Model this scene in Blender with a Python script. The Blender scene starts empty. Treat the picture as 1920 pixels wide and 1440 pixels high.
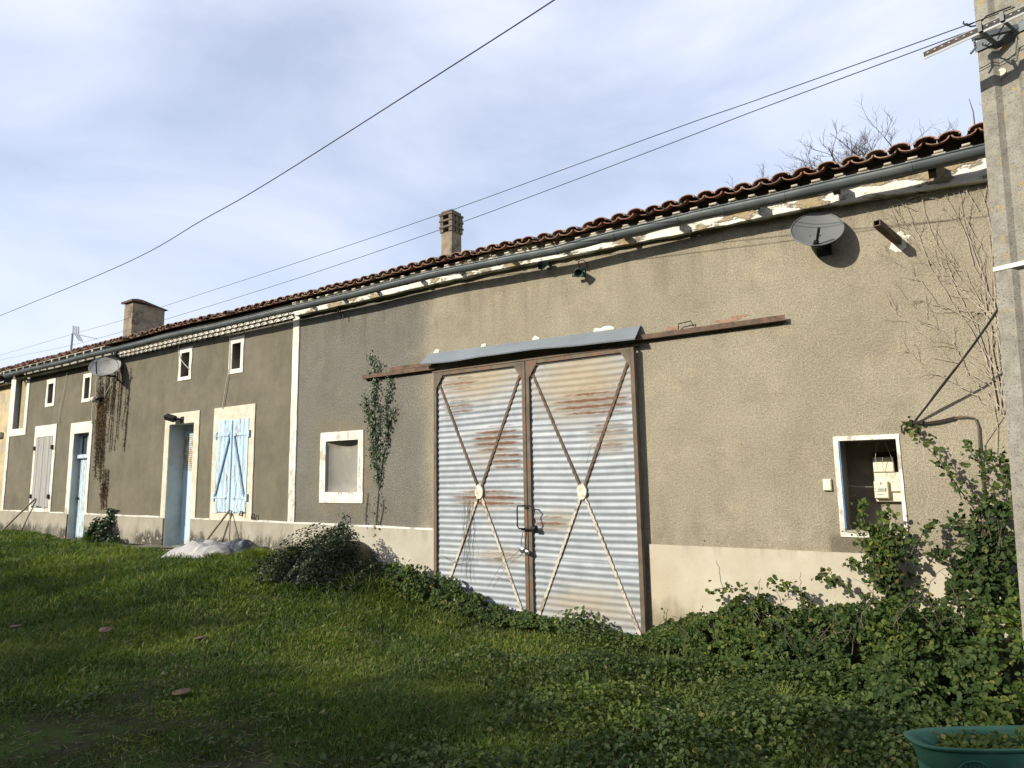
import bpy, math, random
import numpy as np
from mathutils import Vector, Matrix, noise as mnoise
random.seed(7); rng = np.random.default_rng(11)
S = bpy.context.scene; COL = S.collection
rad = math.radians
# ------------------------------------------------------------------ camera calibration (photo pixels 1920x1440)
FPX = 1250.; yaw, pit, rol = rad(-34.21), rad(7.855), rad(-.979)
CZ = 1.78; CY = -7.
fwd = Vector((math.sin(yaw)*math.cos(pit), math.cos(yaw)*math.cos(pit), math.sin(pit)))
rt = Vector((math.cos(yaw), -math.sin(yaw), 0)); upv = rt.cross(fwd)
cr = rt*math.cos(rol)+upv*math.sin(rol); cu = -rt*math.sin(rol)+upv*math.cos(rol)
CAM = Vector((0, CY, CZ))
def ray(x, y): return fwd + cr*((x-960)/FPX) + cu*((720-y)/FPX)
def P(x, y, Y=0.):                    # point of the vertical plane Y = const seen at a photo pixel
    d = ray(x, y); return CAM + d*((Y-CY)/d.y)
def PG(x, y):                         # point of the ground seen at a photo pixel
    d = ray(x, y); t = 2.
    for _ in range(900):
        p = CAM+d*t
        if p.z <= gz(p.x, p.y): break
        t += .03
    return p
def on_line(x, y, a, b):              # on the vertical plane through plan points a, b
    d = ray(x, y); n = Vector((b[1]-a[1], a[0]-b[0], 0)); return CAM + d*((Vector((a[0], a[1], 0))-CAM).dot(n)/d.dot(n))
def depth_for(px, py, X):             # world Y at which this pixel's ray reaches X
    d = ray(px, py); return CY + d.y*(X/d.x)
cd = bpy.data.cameras.new('camera'); co = bpy.data.objects.new('camera', cd); COL.objects.link(co)
M = Matrix((cr, cu, -fwd)).transposed().to_4x4(); M.translation = CAM; co.matrix_world = M
cd.sensor_width = 36; cd.lens = FPX/1920*36; cd.clip_end = 3000; cd.clip_start = .05; S.camera = co

def ss(a, b, x):
    t = min(1, max(0, (x-a)/(b-a))); return t*t*(3-2*t)
def gz(x, y):
    s = ss(-4.2, -9.2, x)
    near = .57*s
    far = .10 + .20*s
    w = ss(-.7, -4.2, y)
    z = near*(1-w)+far*w
    z += .035*math.sin(x*.9+1.3*math.sin(y*.7))*math.sin(y*1.1+.6) * ss(0, -.8, y)
    return z
def gzv(x, y):
    def sv(a, b, v):
        t = np.clip((v-a)/(b-a), 0, 1); return t*t*(3-2*t)
    s = sv(-4.2, -9.2, x); w = sv(-.7, -4.2, y)
    return .57*s*(1-w)+(.10+.20*s)*w + .035*np.sin(x*.9+1.3*np.sin(y*.7))*np.sin(y*1.1+.6)*sv(0, -.8, y)

# ------------------------------------------------------------------ materials
class NT:
    def __init__(s, name):
        s.m = bpy.data.materials.new(name); s.m.use_nodes = True; s.t = s.m.node_tree; s.N = s.t.nodes; s.L = s.t.links
        s.b = s.N['Principled BSDF']; s.out = s.N['Material Output']; s._pos = None
    def put(s, sock, v):
        if hasattr(v, 'links') or isinstance(v, bpy.types.NodeSocket): s.L.new(v, sock)
        elif isinstance(v, (tuple, list)) and len(v) == 3 and sock.type == 'RGBA': sock.default_value = (*v, 1)
        else: sock.default_value = v
    @property
    def pos(s):
        if not s._pos: s._pos = s.N.new('ShaderNodeNewGeometry').outputs['Position']
        return s._pos
    def map(s, scale=(1, 1, 1), vec=None, rot=(0, 0, 0), loc=(0, 0, 0)):
        n = s.N.new('ShaderNodeMapping'); n.inputs['Scale'].default_value = scale; n.inputs['Rotation'].default_value = rot
        n.inputs['Location'].default_value = loc; s.L.new(vec or s.pos, n.inputs['Vector']); return n.outputs[0]
    def noise(s, scale, detail=4, vec=None, rough=.55, dist=0):
        n = s.N.new('ShaderNodeTexNoise'); n.inputs['Scale'].default_value = scale; n.inputs['Detail'].default_value = detail
        n.inputs['Roughness'].default_value = rough; n.inputs['Distortion'].default_value = dist
        s.L.new(vec or s.pos, n.inputs['Vector']); return n.outputs['Fac']
    def voro(s, scale, vec=None, out='Distance', feat='F1'):
        n = s.N.new('ShaderNodeTexVoronoi'); n.feature = feat; n.inputs['Scale'].default_value = scale
        s.L.new(vec or s.pos, n.inputs['Vector']); return n.outputs[out]
    def ramp(s, fac, *stops):
        n = s.N.new('ShaderNodeValToRGB'); e = n.color_ramp.elements
        while len(e) < len(stops): e.new(.5)
        for k, (p, c) in enumerate(stops):
            e[k].position = p; e[k].color = (c, c, c, 1) if isinstance(c, (int, float)) else (*c, 1)
        s.L.new(fac, n.inputs[0]); return n.outputs[0]
    def mix(s, fac, a, b, mode='MIX'):
        n = s.N.new('ShaderNodeMix'); n.data_type = 'RGBA'; n.blend_type = mode
        s.put(n.inputs[0], fac); s.put(n.inputs[6], a); s.put(n.inputs[7], b); return n.outputs[2]
    def math(s, op, a, b=0., clamp=False):
        n = s.N.new('ShaderNodeMath'); n.operation = op; n.use_clamp = clamp; s.put(n.inputs[0], a); s.put(n.inputs[1], b); return n.outputs[0]
    def axis(s, k):
        n = s.N.new('ShaderNodeSeparateXYZ'); s.L.new(s.pos, n.inputs[0]); return n.outputs[k]
    def rng(s, v, a, b, c=0., d=1.):
        n = s.N.new('ShaderNodeMapRange'); n.interpolation_type = 'SMOOTHSTEP'
        s.put(n.inputs[0], v)
        for i, q in enumerate((a, b, c, d)): n.inputs[i+1].default_value = q
        return n.outputs[0]
    def attr(s, name):
        n = s.N.new('ShaderNodeAttribute'); n.attribute_name = name; return n.outputs['Fac']
    def bump(s, h, strength=.5, dist=.01, prev=None):
        n = s.N.new('ShaderNodeBump'); s.put(n.inputs['Height'], h); n.inputs['Strength'].default_value = strength; n.inputs['Distance'].default_value = dist
        if prev: s.L.new(prev, n.inputs['Normal'])
        return n.outputs[0]
    def fin(s, col, rough=.8, metal=0., normal=None, spec=.3):
        s.put(s.b.inputs['Base Color'], col); s.put(s.b.inputs['Roughness'], rough); s.put(s.b.inputs['Metallic'], metal)
        s.b.inputs['Specular IOR Level'].default_value = spec
        if normal: s.L.new(normal, s.b.inputs['Normal'])
        return s.m
MAT = {}
def simple(name, col, rough=.7, metal=0., var=.25, scale=9., bump=.25, bd=.004, spec=.3, col2=None, patch=None, stretch=(1, 1, 1)):
    n = NT(name); v = n.map(stretch)
    c = n.mix(n.ramp(n.noise(scale, 6, v), (.3, 0.), (.7, 1.)), tuple(q*(1-var) for q in col), tuple(min(1, q*(1+var)) for q in col))
    if col2: c = n.mix(n.ramp(n.noise((patch or 3.), 7, v, .65), (.5, 0.), (.6, 1.)), c, col2)
    MAT[name] = n.fin(c, rough, metal, n.bump(n.noise(scale*8, 3), bump, bd), spec); return MAT[name]

def wall_material():
    n = NT('roughcast_render'); X = n.axis(0); Z = n.axis(2)
    big = n.noise(.7, 5); med = n.noise(3.3, 5, rough=.65); grain = n.noise(105, 2, rough=.6); grain2 = n.noise(46, 2, n.map(loc=(4, 1, 7)), .6)
    wob = n.math('ADD', X, n.math('MULTIPLY', n.math('SUBTRACT', n.noise(1.2, 3), .5), .6))
    kmid = n.rng(X, -9.09, -9.07); kright = n.rng(wob, -6.5, -5.95)
    cl = n.mix(med, (.122, .110, .078), (.160, .146, .105))
    cl = n.mix(n.ramp(big, (.45, 0.), (.62, .7)), cl, (.165, .148, .112))
    cm = n.mix(med, (.160, .153, .128), (.22, .21, .178))
    cr_ = n.mix(med, (.30, .265, .19), (.37, .332, .245))
    cr_ = n.mix(n.ramp(big, (.42, 0.), (.6, .8)), cr_, (.275, .243, .178))
    c = n.mix(kmid, cl, n.mix(kright, cm, cr_))
    # tawny halo of rain wear round the old niche, darker patch under the meter window
    def blob(x0, x1, z0, z1, soft):
        a = n.math('MULTIPLY', n.rng(X, x0-soft, x0+soft*.3), n.rng(X, x1-soft*.3, x1+soft, 1., 0.))
        b = n.math('MULTIPLY', n.rng(Z, z0-soft, z0+soft*.3), n.rng(Z, z1-soft*.3, z1+soft, 1., 0.))
        return n.math('MULTIPLY', a, b)
    c = n.mix(n.math('MULTIPLY', blob(-8.45, -7.4, 1.4, 2.55, .35), n.rng(med, .3, .7, .2, .9)), c, (.23, .195, .125))
    c = n.mix(n.math('MULTIPLY', blob(-1.15, -.6, 1.02, 1.16, .05), .8), c, (.15, .13, .095))
    # vertical rain streaks
    st = n.noise(1, 5, n.map((7, 1, .35)), .7)
    c = n.mix(n.math('MULTIPLY', n.ramp(st, (.55, 0.), (.72, 1.)), n.rng(X, -9., -8.5, .14, .07)), c, (.06, .055, .04))
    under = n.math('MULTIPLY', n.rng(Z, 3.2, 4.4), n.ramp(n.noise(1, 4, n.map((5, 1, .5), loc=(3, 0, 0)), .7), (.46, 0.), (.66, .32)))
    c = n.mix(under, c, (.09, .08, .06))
    bl = n.noise(1.9, 7, n.map(loc=(7, 0, 2)), .7)
    c = n.mix(n.ramp(bl, (.5, 0.), (.68, .42)), c, n.mix(.5, c, (.05, .045, .03)))
    c = n.mix(n.ramp(n.noise(2.6, 6, n.map(loc=(1, 0, 9)), .65), (.55, 0.), (.7, .35)), c, n.mix(1., c, (1.45, 1.4, 1.3), 'MULTIPLY'))
    g = n.math('ADD', n.math('MULTIPLY', grain, .75), n.math('MULTIPLY', grain2, .45))
    amp = n.math('ADD', n.math('MULTIPLY', n.math('SUBTRACT', kmid, n.math('MULTIPLY', kright, .62)), 1.1), .28, True)
    c = n.mix(amp, c, n.mix(n.ramp(g, (.48, 0.), (.72, 1.)), (.50, .49, .47), (1.10, 1.10, 1.10)), 'MULTIPLY')
    c = n.mix(1., c, (1.22, 1.22, 1.22), 'MULTIPLY')
    lm = n.math('MULTIPLY', n.ramp(n.noise(3.1, 8, n.map((1, 1, .6), loc=(2, 5, 1)), .72), (.44, 0.), (.62, .75)), n.rng(X, -9.0, -9.2))
    c = n.mix(n.math('MULTIPLY', lm, .55), c, (.09, .085, .062))
    lm2 = n.math('MULTIPLY', n.ramp(n.noise(1.3, 6, n.map(loc=(9, 5, 4)), .65), (.50, 0.), (.66, .6)), n.rng(X, -9.0, -9.2))
    c = n.mix(lm2, c, (.20, .178, .135))
    damp = n.math('MULTIPLY', n.rng(Z, 1.75, 1.0), n.ramp(n.noise(2.2, 7, n.map((1.4, 1, .8), loc=(4, 0, 1)), .7), (.42, 0.), (.66, .55)))
    c = n.mix(damp, c, (.12, .105, .075))
    # scattered dark chips
    chip = n.math('MULTIPLY', n.ramp(n.voro(4.5), (.035, 1.), (.06, 0.)), n.ramp(n.noise(2.2, 2), (.56, 0.), (.62, 1.)))
    c = n.mix(chip, c, (.05, .045, .035))
    h = n.math('ADD', n.math('MULTIPLY', g, n.math('ADD', n.math('MULTIPLY', kmid, .8), .25)), n.math('MULTIPLY', med, .6))
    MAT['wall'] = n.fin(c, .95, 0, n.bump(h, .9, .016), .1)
wall_material()
def plinth_material():
    n = NT('plinth_render'); X = n.axis(0); Z = n.axis(2)
    med = n.noise(2.4, 6, rough=.62); fine = n.noise(30, 4)
    cream = n.mix(n.ramp(med, (.3, 0.), (.7, 1.)), (.42, .375, .28), (.52, .475, .37))
    cream = n.mix(n.ramp(n.noise(.9, 5, rough=.7), (.5, 0.), (.7, .6)), cream, (.46, .37, .25))
    beige = n.mix(n.ramp(med, (.3, 0.), (.7, 1.)), (.29, .265, .205), (.38, .35, .28))
    mid = n.mix(n.ramp(med, (.3, 0.), (.7, 1.)), (.37, .34, .26), (.46, .43, .345))
    c = n.mix(n.rng(X, -4.5, -4.4), n.mix(n.rng(X, -9.02, -8.98), beige, mid), cream)
    # rising damp and black algae from the foot
    up = n.noise(1, 7, n.map((3.4, 1, 1.3)), .72)
    low = n.math('SUBTRACT', n.math('MULTIPLY', up, 1.85), n.rng(Z, .42, 1.05, 0., .85))
    where = n.ramp(n.noise(1, 3, n.map((.75, 1, .1), loc=(5.3, 0, 0))), (.33, 0.), (.50, 1.))
    left = n.rng(X, -8.3, -9.3)
    m = n.math('MULTIPLY', n.math('MULTIPLY', n.ramp(low, (.26, 0.), (.5, .9)), n.math('ADD', n.math('MULTIPLY', where, .8), .2)), left)
    c = n.mix(m, c, (.055, .05, .038))
    m2 = n.math('MULTIPLY', n.ramp(n.math('SUBTRACT', up, n.rng(Z, .1, .7, 0., .5)), (.22, 0.), (.5, .75)), n.rng(X, -8.3, -9.3, 1., 0.))
    c = n.mix(m2, c, (.22, .175, .11))
    top_ = n.math('MULTIPLY', n.rng(Z, .86, 1.04), n.ramp(n.noise(1, 6, n.map((6, 1, 1.2), loc=(8, 0, 0)), .7), (.48, 0.), (.66, .45)))
    c = n.mix(top_, c, (.24, .20, .14))
    dots = n.math('MULTIPLY', n.ramp(n.voro(9), (.05, 1.), (.08, 0.)), n.ramp(n.noise(1.7, 2), (.5, 0.), (.58, .8)))
    c = n.mix(dots, c, (.16, .13, .09))
    flake = n.math('MULTIPLY', n.ramp(n.noise(16, 4, rough=.7), (.6, 0.), (.63, 1.)), m)
    c = n.mix(flake, c, (.5, .48, .42))
    MAT['plinth'] = n.fin(c, .92, 0, n.bump(n.math('ADD', fine, n.math('MULTIPLY', med, 1.5)), .35, .006), .15)
plinth_material()
def white_paint():
    n = NT('old_white_paint')
    c = n.mix(n.ramp(n.noise(5, 6), (.3, 0.), (.75, 1.)), (.66, .63, .54), (.80, .78, .70))
    worn = n.ramp(n.noise(1, 8, n.map((9, 9, 4)), .75), (.515, 0.), (.60, .85))
    zone = n.math('ADD', n.math('MULTIPLY', n.rng(n.axis(2), 3.8, 1.9), .85), .15)
    c = n.mix(n.math('MULTIPLY', worn, zone), c, (.36, .32, .25))
    c = n.mix(n.ramp(n.noise(2.3, 7, n.map(loc=(3, 3, 3)), .7), (.48, 0.), (.68, .5)), c, (.42, .38, .30))
    MAT['white'] = n.fin(c, .85, 0, n.bump(n.noise(40, 4), .3, .005), .2)
    n = NT('bare_stone_surround')
    c = n.mix(n.ramp(n.noise(6, 7, rough=.65), (.3, 0.), (.7, 1.)), (.50, .44, .32), (.68, .63, .51))
    c = n.mix(n.ramp(n.noise(3, 6, rough=.7), (.52, 0.), (.66, .7)), c, (.68, .65, .56))
    MAT['stone'] = n.fin(c, .9, 0, n.bump(n.noise(25, 5), .4, .006), .15)
    n = NT('crumbling_cornice')
    c = n.mix(n.ramp(n.noise(4, 6), (.35, 0.), (.7, 1.)), (.70, .66, .54), (.82, .80, .70))
    broken = n.ramp(n.noise(1, 7, n.map((2.4, 3, 6)), .7), (.52, 0.), (.57, 1.))
    c = n.mix(broken, c, n.mix(n.noise(12, 5), (.24, .17, .09), (.50, .42, .27)))
    MAT['frieze'] = n.fin(c, .9, 0, n.bump(n.math('ADD', n.math('MULTIPLY', broken, 1.2), n.noise(20, 5)), .9, .02), .15)
white_paint()
def metals():
    n = NT('galvanised_sheet'); r = n.attr('rust'); d = n.attr('film')
    v = n.map((1.6, 1, 26)); streak = n.noise(1, 6, v, .7)
    base = n.mix(n.ramp(n.noise(7, 6), (.3, 0.), (.7, 1.)), (.225, .25, .268), (.30, .325, .34))
    base = n.mix(n.ramp(n.noise(1, 4, n.map((1.2, 1, 9))), (.45, 0.), (.7, .5)), base, (.40, .42, .43))
    film = n.ramp(n.math('ADD', n.math('MULTIPLY', d, 1.05), n.math('MULTIPLY', n.math('SUBTRACT', streak, .5), .8)), (.25, 0.), (.75, .9))
    c = n.mix(film, base, n.mix(n.noise(9, 5), (.30, .235, .14), (.42, .36, .25)))
    k = n.ramp(n.math('ADD', r, n.math('MULTIPLY', n.math('SUBTRACT', n.noise(1, 7, n.map((7, 1, 44)), .75), .5), 1.5)), (.36, 0.), (.80, 1.))
    c = n.mix(k, c, n.mix(n.noise(30, 5), (.085, .036, .02), (.185, .09, .048)))
    rough = n.ramp(n.math('ADD', k, film, True), (0., .6), (1., .85))
    metal = n.ramp(n.math('ADD', k, film, True), (0., .22), (.8, .0))
    MAT['galv'] = n.fin(c, rough, metal, n.bump(n.noise(9, 4), .35, .008), .4)
    simple('rusty_steel', (.115, .08, .055), .85, .05, .4, 14, .4, .004, col2=(.17, .105, .067), patch=9)
    simple('brown_painted_steel', (.125, .10, .07), .75, .05, .3, 8, .3, .003, col2=(.17, .10, .06), patch=7)
    simple('cream_flaking_bar', (.55, .50, .40), .75, 0, .2, 14, .4, .004, col2=(.27, .20, .14), patch=14)
    simple('cream_plate', (.70, .62, .49), .7, 0, .12, 20, .3, .003, col2=(.45, .33, .22), patch=18)
    simple('zinc', (.10, .115, .115), .6, .25, .2, 2.2, .2, .006, .3, col2=(.14, .155, .15), patch=1.5)
    simple('zinc_flashing', (.20, .225, .245), .6, .15, .12, 1.5, .3, .01, .4)
    simple('zinc_pale', (.20, .21, .20), .55, .35, .15, 3, .2, .005, .4)
    simple('dark_iron', (.035, .03, .026), .6, .5, .4, 20)
    simple('chrome', (.6, .6, .58), .25, .9, .1, 20)
metals()
def tiles():
    n = NT('clay_roof_tile'); r = n.attr('rnd')
    c = n.ramp(r, (0., (.30, .15, .10)), (.3, (.24, .13, .09)), (.55, (.32, .20, .14)), (.8, (.17, .12, .095)), (1., (.38, .28, .20)))
    nz = n.N.new('ShaderNodeNewGeometry'); sx = n.N.new('ShaderNodeSeparateXYZ'); n.L.new(nz.outputs['Normal'], sx.inputs[0])
    lich = n.math('MULTIPLY', n.ramp(n.noise(26, 6, rough=.7), (.34, 0.), (.50, 1.)), n.rng(sx.outputs[2], .02, .35))
    c = n.mix(n.math('MULTIPLY', lich, .85), c, n.mix(n.noise(60, 3), (.12, .112, .095), (.34, .305, .24)))
    spots = n.math('MULTIPLY', n.ramp(n.voro(38), (.16, 1.), (.22, 0.)), n.rng(n.noise(5, 2), .5, .6))
    c = n.mix(n.math('MULTIPLY', spots, n.rng(sx.outputs[2], .3, .8)), c, (.42, .38, .26))
    MAT['tile'] = n.fin(c, .9, 0, n.bump(n.noise(40, 5), .5, .006), .15)
tiles()
def concrete():
    n = NT('lichened_concrete')
    c = n.mix(n.ramp(n.noise(11, 7, rough=.7), (.3, 0.), (.7, 1.)), (.19, .178, .145), (.33, .315, .265))
    c = n.mix(n.ramp(n.voro(70, out='Distance'), (.10, .5), (.2, 0.)), c, (.42, .39, .31))
    pit_ = n.ramp(n.noise(110, 3, rough=.7), (.34, .7), (.40, 0.))
    c = n.mix(pit_, c, (.09, .085, .065))
    lz = n.rng(n.axis(2), 1.9, 4.6)
    li = n.math('MULTIPLY', n.ramp(n.noise(13, 5, n.map(loc=(2, 3, 1)), .65), (.60, 0.), (.64, .9)), lz)
    c = n.mix(n.math('MULTIPLY', li, .85), c, n.mix(n.noise(40, 3), (.45, .23, .04), (.42, .34, .12)))
    MAT['pole'] = n.fin(c, .95, 0, n.bump(n.math('SUBTRACT', n.noise(55, 5, rough=.7), pit_), .7, .006), .1)
    simple('mossy_concrete', (.20, .19, .15), .95, 0, .35, 5, .6, .01, .1, col2=(.06, .07, .035), patch=5)
    simple('chimney_render', (.24, .20, .14), .95, 0, .3, 5, .6, .01, .1, col2=(.10, .085, .068), patch=1.9)
    simple('chimney_dark', (.15, .125, .095), .95, 0, .3, 8, .6, .01, .1)
    simple('blackened_brick', (.13, .09, .07), .95, 0, .4, 9, .7, .02, .1)
concrete()
def paints():
    n = NT('flaking_blue_paint')
    c = n.mix(n.ramp(n.noise(1, 5, n.map((6, 6, 1.2))), (.3, 0.), (.7, 1.)), (.40, .56, .66), (.54, .68, .77))
    fl = n.ramp(n.noise(1, 8, n.map((22, 22, 3.2)), .75), (.53, 0.), (.57, 1.))
    c = n.mix(n.math('MULTIPLY', fl, n.rng(n.noise(1, 3, n.map((5, 3, 1.1))), .36, .50)), c, n.mix(n.noise(18, 4), (.17, .13, .10), (.34, .28, .22)))
    gap = n.N.new('ShaderNodeTexWave'); gap.wave_type = 'BANDS'; gap.bands_direction = 'X'; gap.inputs['Scale'].default_value = 1.75
    n.L.new(n.pos, gap.inputs['Vector']); g = n.ramp(gap.outputs[0], (.0, 1.), (.03, 0.))
    c = n.mix(n.math('MULTIPLY', g, .7), c, (.12, .16, .18))
    MAT['blue'] = n.fin(c, .7, 0, n.bump(n.math('SUBTRACT', fl, g), -.5, .004), .3)
    n = NT('grey_weathered_boards')
    c = n.mix(n.ramp(n.noise(1, 7, n.map((24, 24, 1.6)), .7), (.3, 0.), (.7, 1.)), (.25, .24, .22), (.43, .42, .39))
    MAT['greyboards'] = n.fin(c, .85, 0, n.bump(n.noise(1, 5, n.map((60, 60, 3))), .5, .004), .2)
    n = NT('blue_door_panel'); Z = n.axis(2)
    c = n.mix(n.ramp(n.noise(1, 5, n.map((6, 6, 1.2))), (.3, 0.), (.7, 1.)), (.42, .56, .65), (.55, .67, .75))
    rst = n.math('MULTIPLY', n.ramp(n.noise(1, 6, n.map((9, 9, 5)), .7), (.44, 0.), (.56, 1.)), n.math('ADD', n.rng(Z, .78, .55), n.math('MULTIPLY', n.rng(Z, 1.9, 2.1), n.rng(Z, 2.75, 2.6))))
    c = n.mix(rst, c, (.42, .26, .10))
    w = n.N.new('ShaderNodeTexWave'); w.bands_direction = 'Z'; w.inputs['Scale'].default_value = 8.; n.L.new(n.pos, w.inputs['Vector'])
    lou = n.math('MULTIPLY', w.outputs[0], n.math('MULTIPLY', n.rng(Z, 1.98, 2.0), n.rng(Z, 2.74, 2.72)))
    c = n.mix(n.math('MULTIPLY', lou, .35), c, (.2, .2, .16))
    MAT['bluedoor'] = n.fin(c, .6, 0, n.bump(lou, .8, .01), .3)
    simple('pale_blue_wood', (.50, .62, .68), .75, 0, .12, 4, .3, .004, col2=(.30, .30, .27), patch=6, stretch=(6, 6, 1))
    simple('blue_reveal', (.40, .44, .435), .85, 0, .12, 3, .3, .004, col2=(.30, .32, .31), patch=1.2)
    simple('strong_blue_edge', (.07, .20, .42), .6, 0, .3, 9)
    simple('blue_grey_brace', (.16, .26, .36), .7, 0, .2, 20)
    simple('niche_render', (.30, .285, .24), .95, 0, .14, 3, .4, .006, .1, col2=(.25, .24, .21), patch=1.6)
    simple('interior_render', (.26, .235, .185), .95, 0, .25, 3, .5, .01, .1, col2=(.15, .135, .11), patch=2)
    simple('dark_wood', (.055, .047, .038), .85, 0, .3, 6, stretch=(1, 1, .2))
    simple('ochre_boards', (.34, .27, .14), .85, 0, .2, 6)
    simple('soffit_boards', (.40, .37, .30), .9, 0, .2, 5, col2=(.20, .18, .14), patch=4)
    simple('grey_fascia', (.34, .33, .28), .9, 0, .15, 4)
    simple('yellow_render', (.52, .42, .25), .95, 0, .18, 3, .5, .01, .1, col2=(.38, .33, .24), patch=1.6)
    simple('grey_plastic', (.15, .16, .155), .5, 0, .1, 5, .1, .002, .4)
    simple('pale_dish', (.33, .33, .30), .5, 0, .1, 5, .1, .002, .4, col2=(.25, .25, .22), patch=5)
    simple('black_plastic', (.015, .015, .016), .45, 0, .3, 10, .1, .001, .4)
    simple('cream_plastic', (.74, .68, .50), .5, 0, .06, 6, .1, .001, .4)
    simple('meter_grey', (.30, .31, .30), .4, 0, .1, 20, .05, .001)
    simple('brown_board', (.10, .06, .035), .8, 0, .3, 8)
    simple('green_enamel', (.05, .085, .07), .5, .1, .3, 20, .2, .002, .4)
    simple('green_tub', (.028, .10, .068), .6, 0, .2, 5, .1, .002, .3, col2=(.055, .105, .075), patch=5)
    simple('bark_pale', (.40, .35, .27), .95, 0, .3, 30, .5, .004)
    simple('bark_grey', (.10, .085, .065), .95, 0, .3, 20)
    simple('twig_brown', (.11, .085, .06), .9, 0, .3, 30)
    simple('cable_black', (.018, .018, .02), .6, 0, .2, 20, .1)
    simple('cable_brown', (.05, .032, .025), .7, 0, .3, 20, .1)
    simple('cable_white', (.55, .53, .46), .7, 0, .2, 20, .1)
    simple('wood_pole', (.27, .215, .155), .85, 0, .2, 9, stretch=(5, 5, 1))
    simple('tarp_white', (.40, .385, .36), .6, 0, .1, 6, .4, .01, .4)
    simple('tarp_dark', (.05, .055, .06), .5, 0, .5, 6, .5, .01, .4, col2=(.20, .24, .28), patch=6)
    simple('soil', (.044, .042, .022), 1, 0, .4, 9, .9, .03, .1, col2=(.05, .075, .016), patch=2.6)
    simple('mushroom_flesh', (.105, .068, .045), .85, 0, .35, 25, .4, .004)
    simple('white_plaster_dab', (.80, .76, .64), .9, 0, .1, 20, .8, .01)
    simple('old_mortar', (.50, .46, .36), .95, 0, .3, 20, .6, .008, .1)
    simple('brown_stain_brick', (.30, .19, .13), .95, 0, .25, 20, .5, .005)
    simple('window_glass', (.05, .06, .065), .12, 0, .1, 5, .02, .001, .6)
paints()
def foliage(name, ramp_cols, rough=.5, trans=.25, spec=.35):
    n = NT(name); r = n.attr('rnd')
    c = n.ramp(r, *[(k/(len(ramp_cols)-1), q) for k, q in enumerate(ramp_cols)])
    c = n.mix(n.ramp(n.noise(1.1, 5, rough=.6), (.38, 0.), (.62, 1.)), n.mix(1., c, (.80, .82, .9), 'MULTIPLY'), n.mix(1., c, (1.45, 1.28, .95), 'MULTIPLY'))
    n.fin(c, rough, 0, None, spec)
    tr = n.N.new('ShaderNodeBsdfTranslucent'); n.L.new(n.mix(1., c, (1.5, 1.7, .6), 'MULTIPLY'), tr.inputs[0])
    mx = n.N.new('ShaderNodeMixShader'); mx.inputs[0].default_value = trans
    n.L.new(n.b.outputs[0], mx.inputs[1]); n.L.new(tr.outputs[0], mx.inputs[2]); n.L.new(mx.outputs[0], n.out.inputs[0]); MAT[name] = n.m
foliage('grass', [(.032, .060, .013), (.055, .094, .020), (.090, .136, .032), (.125, .165, .046), (.23, .205, .10)], .6, .3, .2)
foliage('bramble', [(.016, .036, .010), (.028, .054, .014), (.042, .074, .018), (.068, .10, .024), (.15, .15, .04)], .6, .22, .2)
foliage('cover', [(.02, .038, .010), (.036, .064, .016), (.055, .09, .022), (.08, .115, .03), (.14, .14, .05)], .55, .25, .25)
foliage('ivy', [(.012, .030, .009), (.02, .045, .012), (.03, .06, .016), (.05, .08, .025)], .4, .12, .4)
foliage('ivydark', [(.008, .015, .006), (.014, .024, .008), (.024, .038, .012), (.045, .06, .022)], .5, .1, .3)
foliage('yellowleaf', [(.22, .20, .03), (.34, .30, .05), (.12, .16, .03)], .5, .3)
foliage('deadleaf', [(.04, .028, .018), (.065, .045, .028), (.10, .07, .042)], .8, .1, .1)

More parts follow.
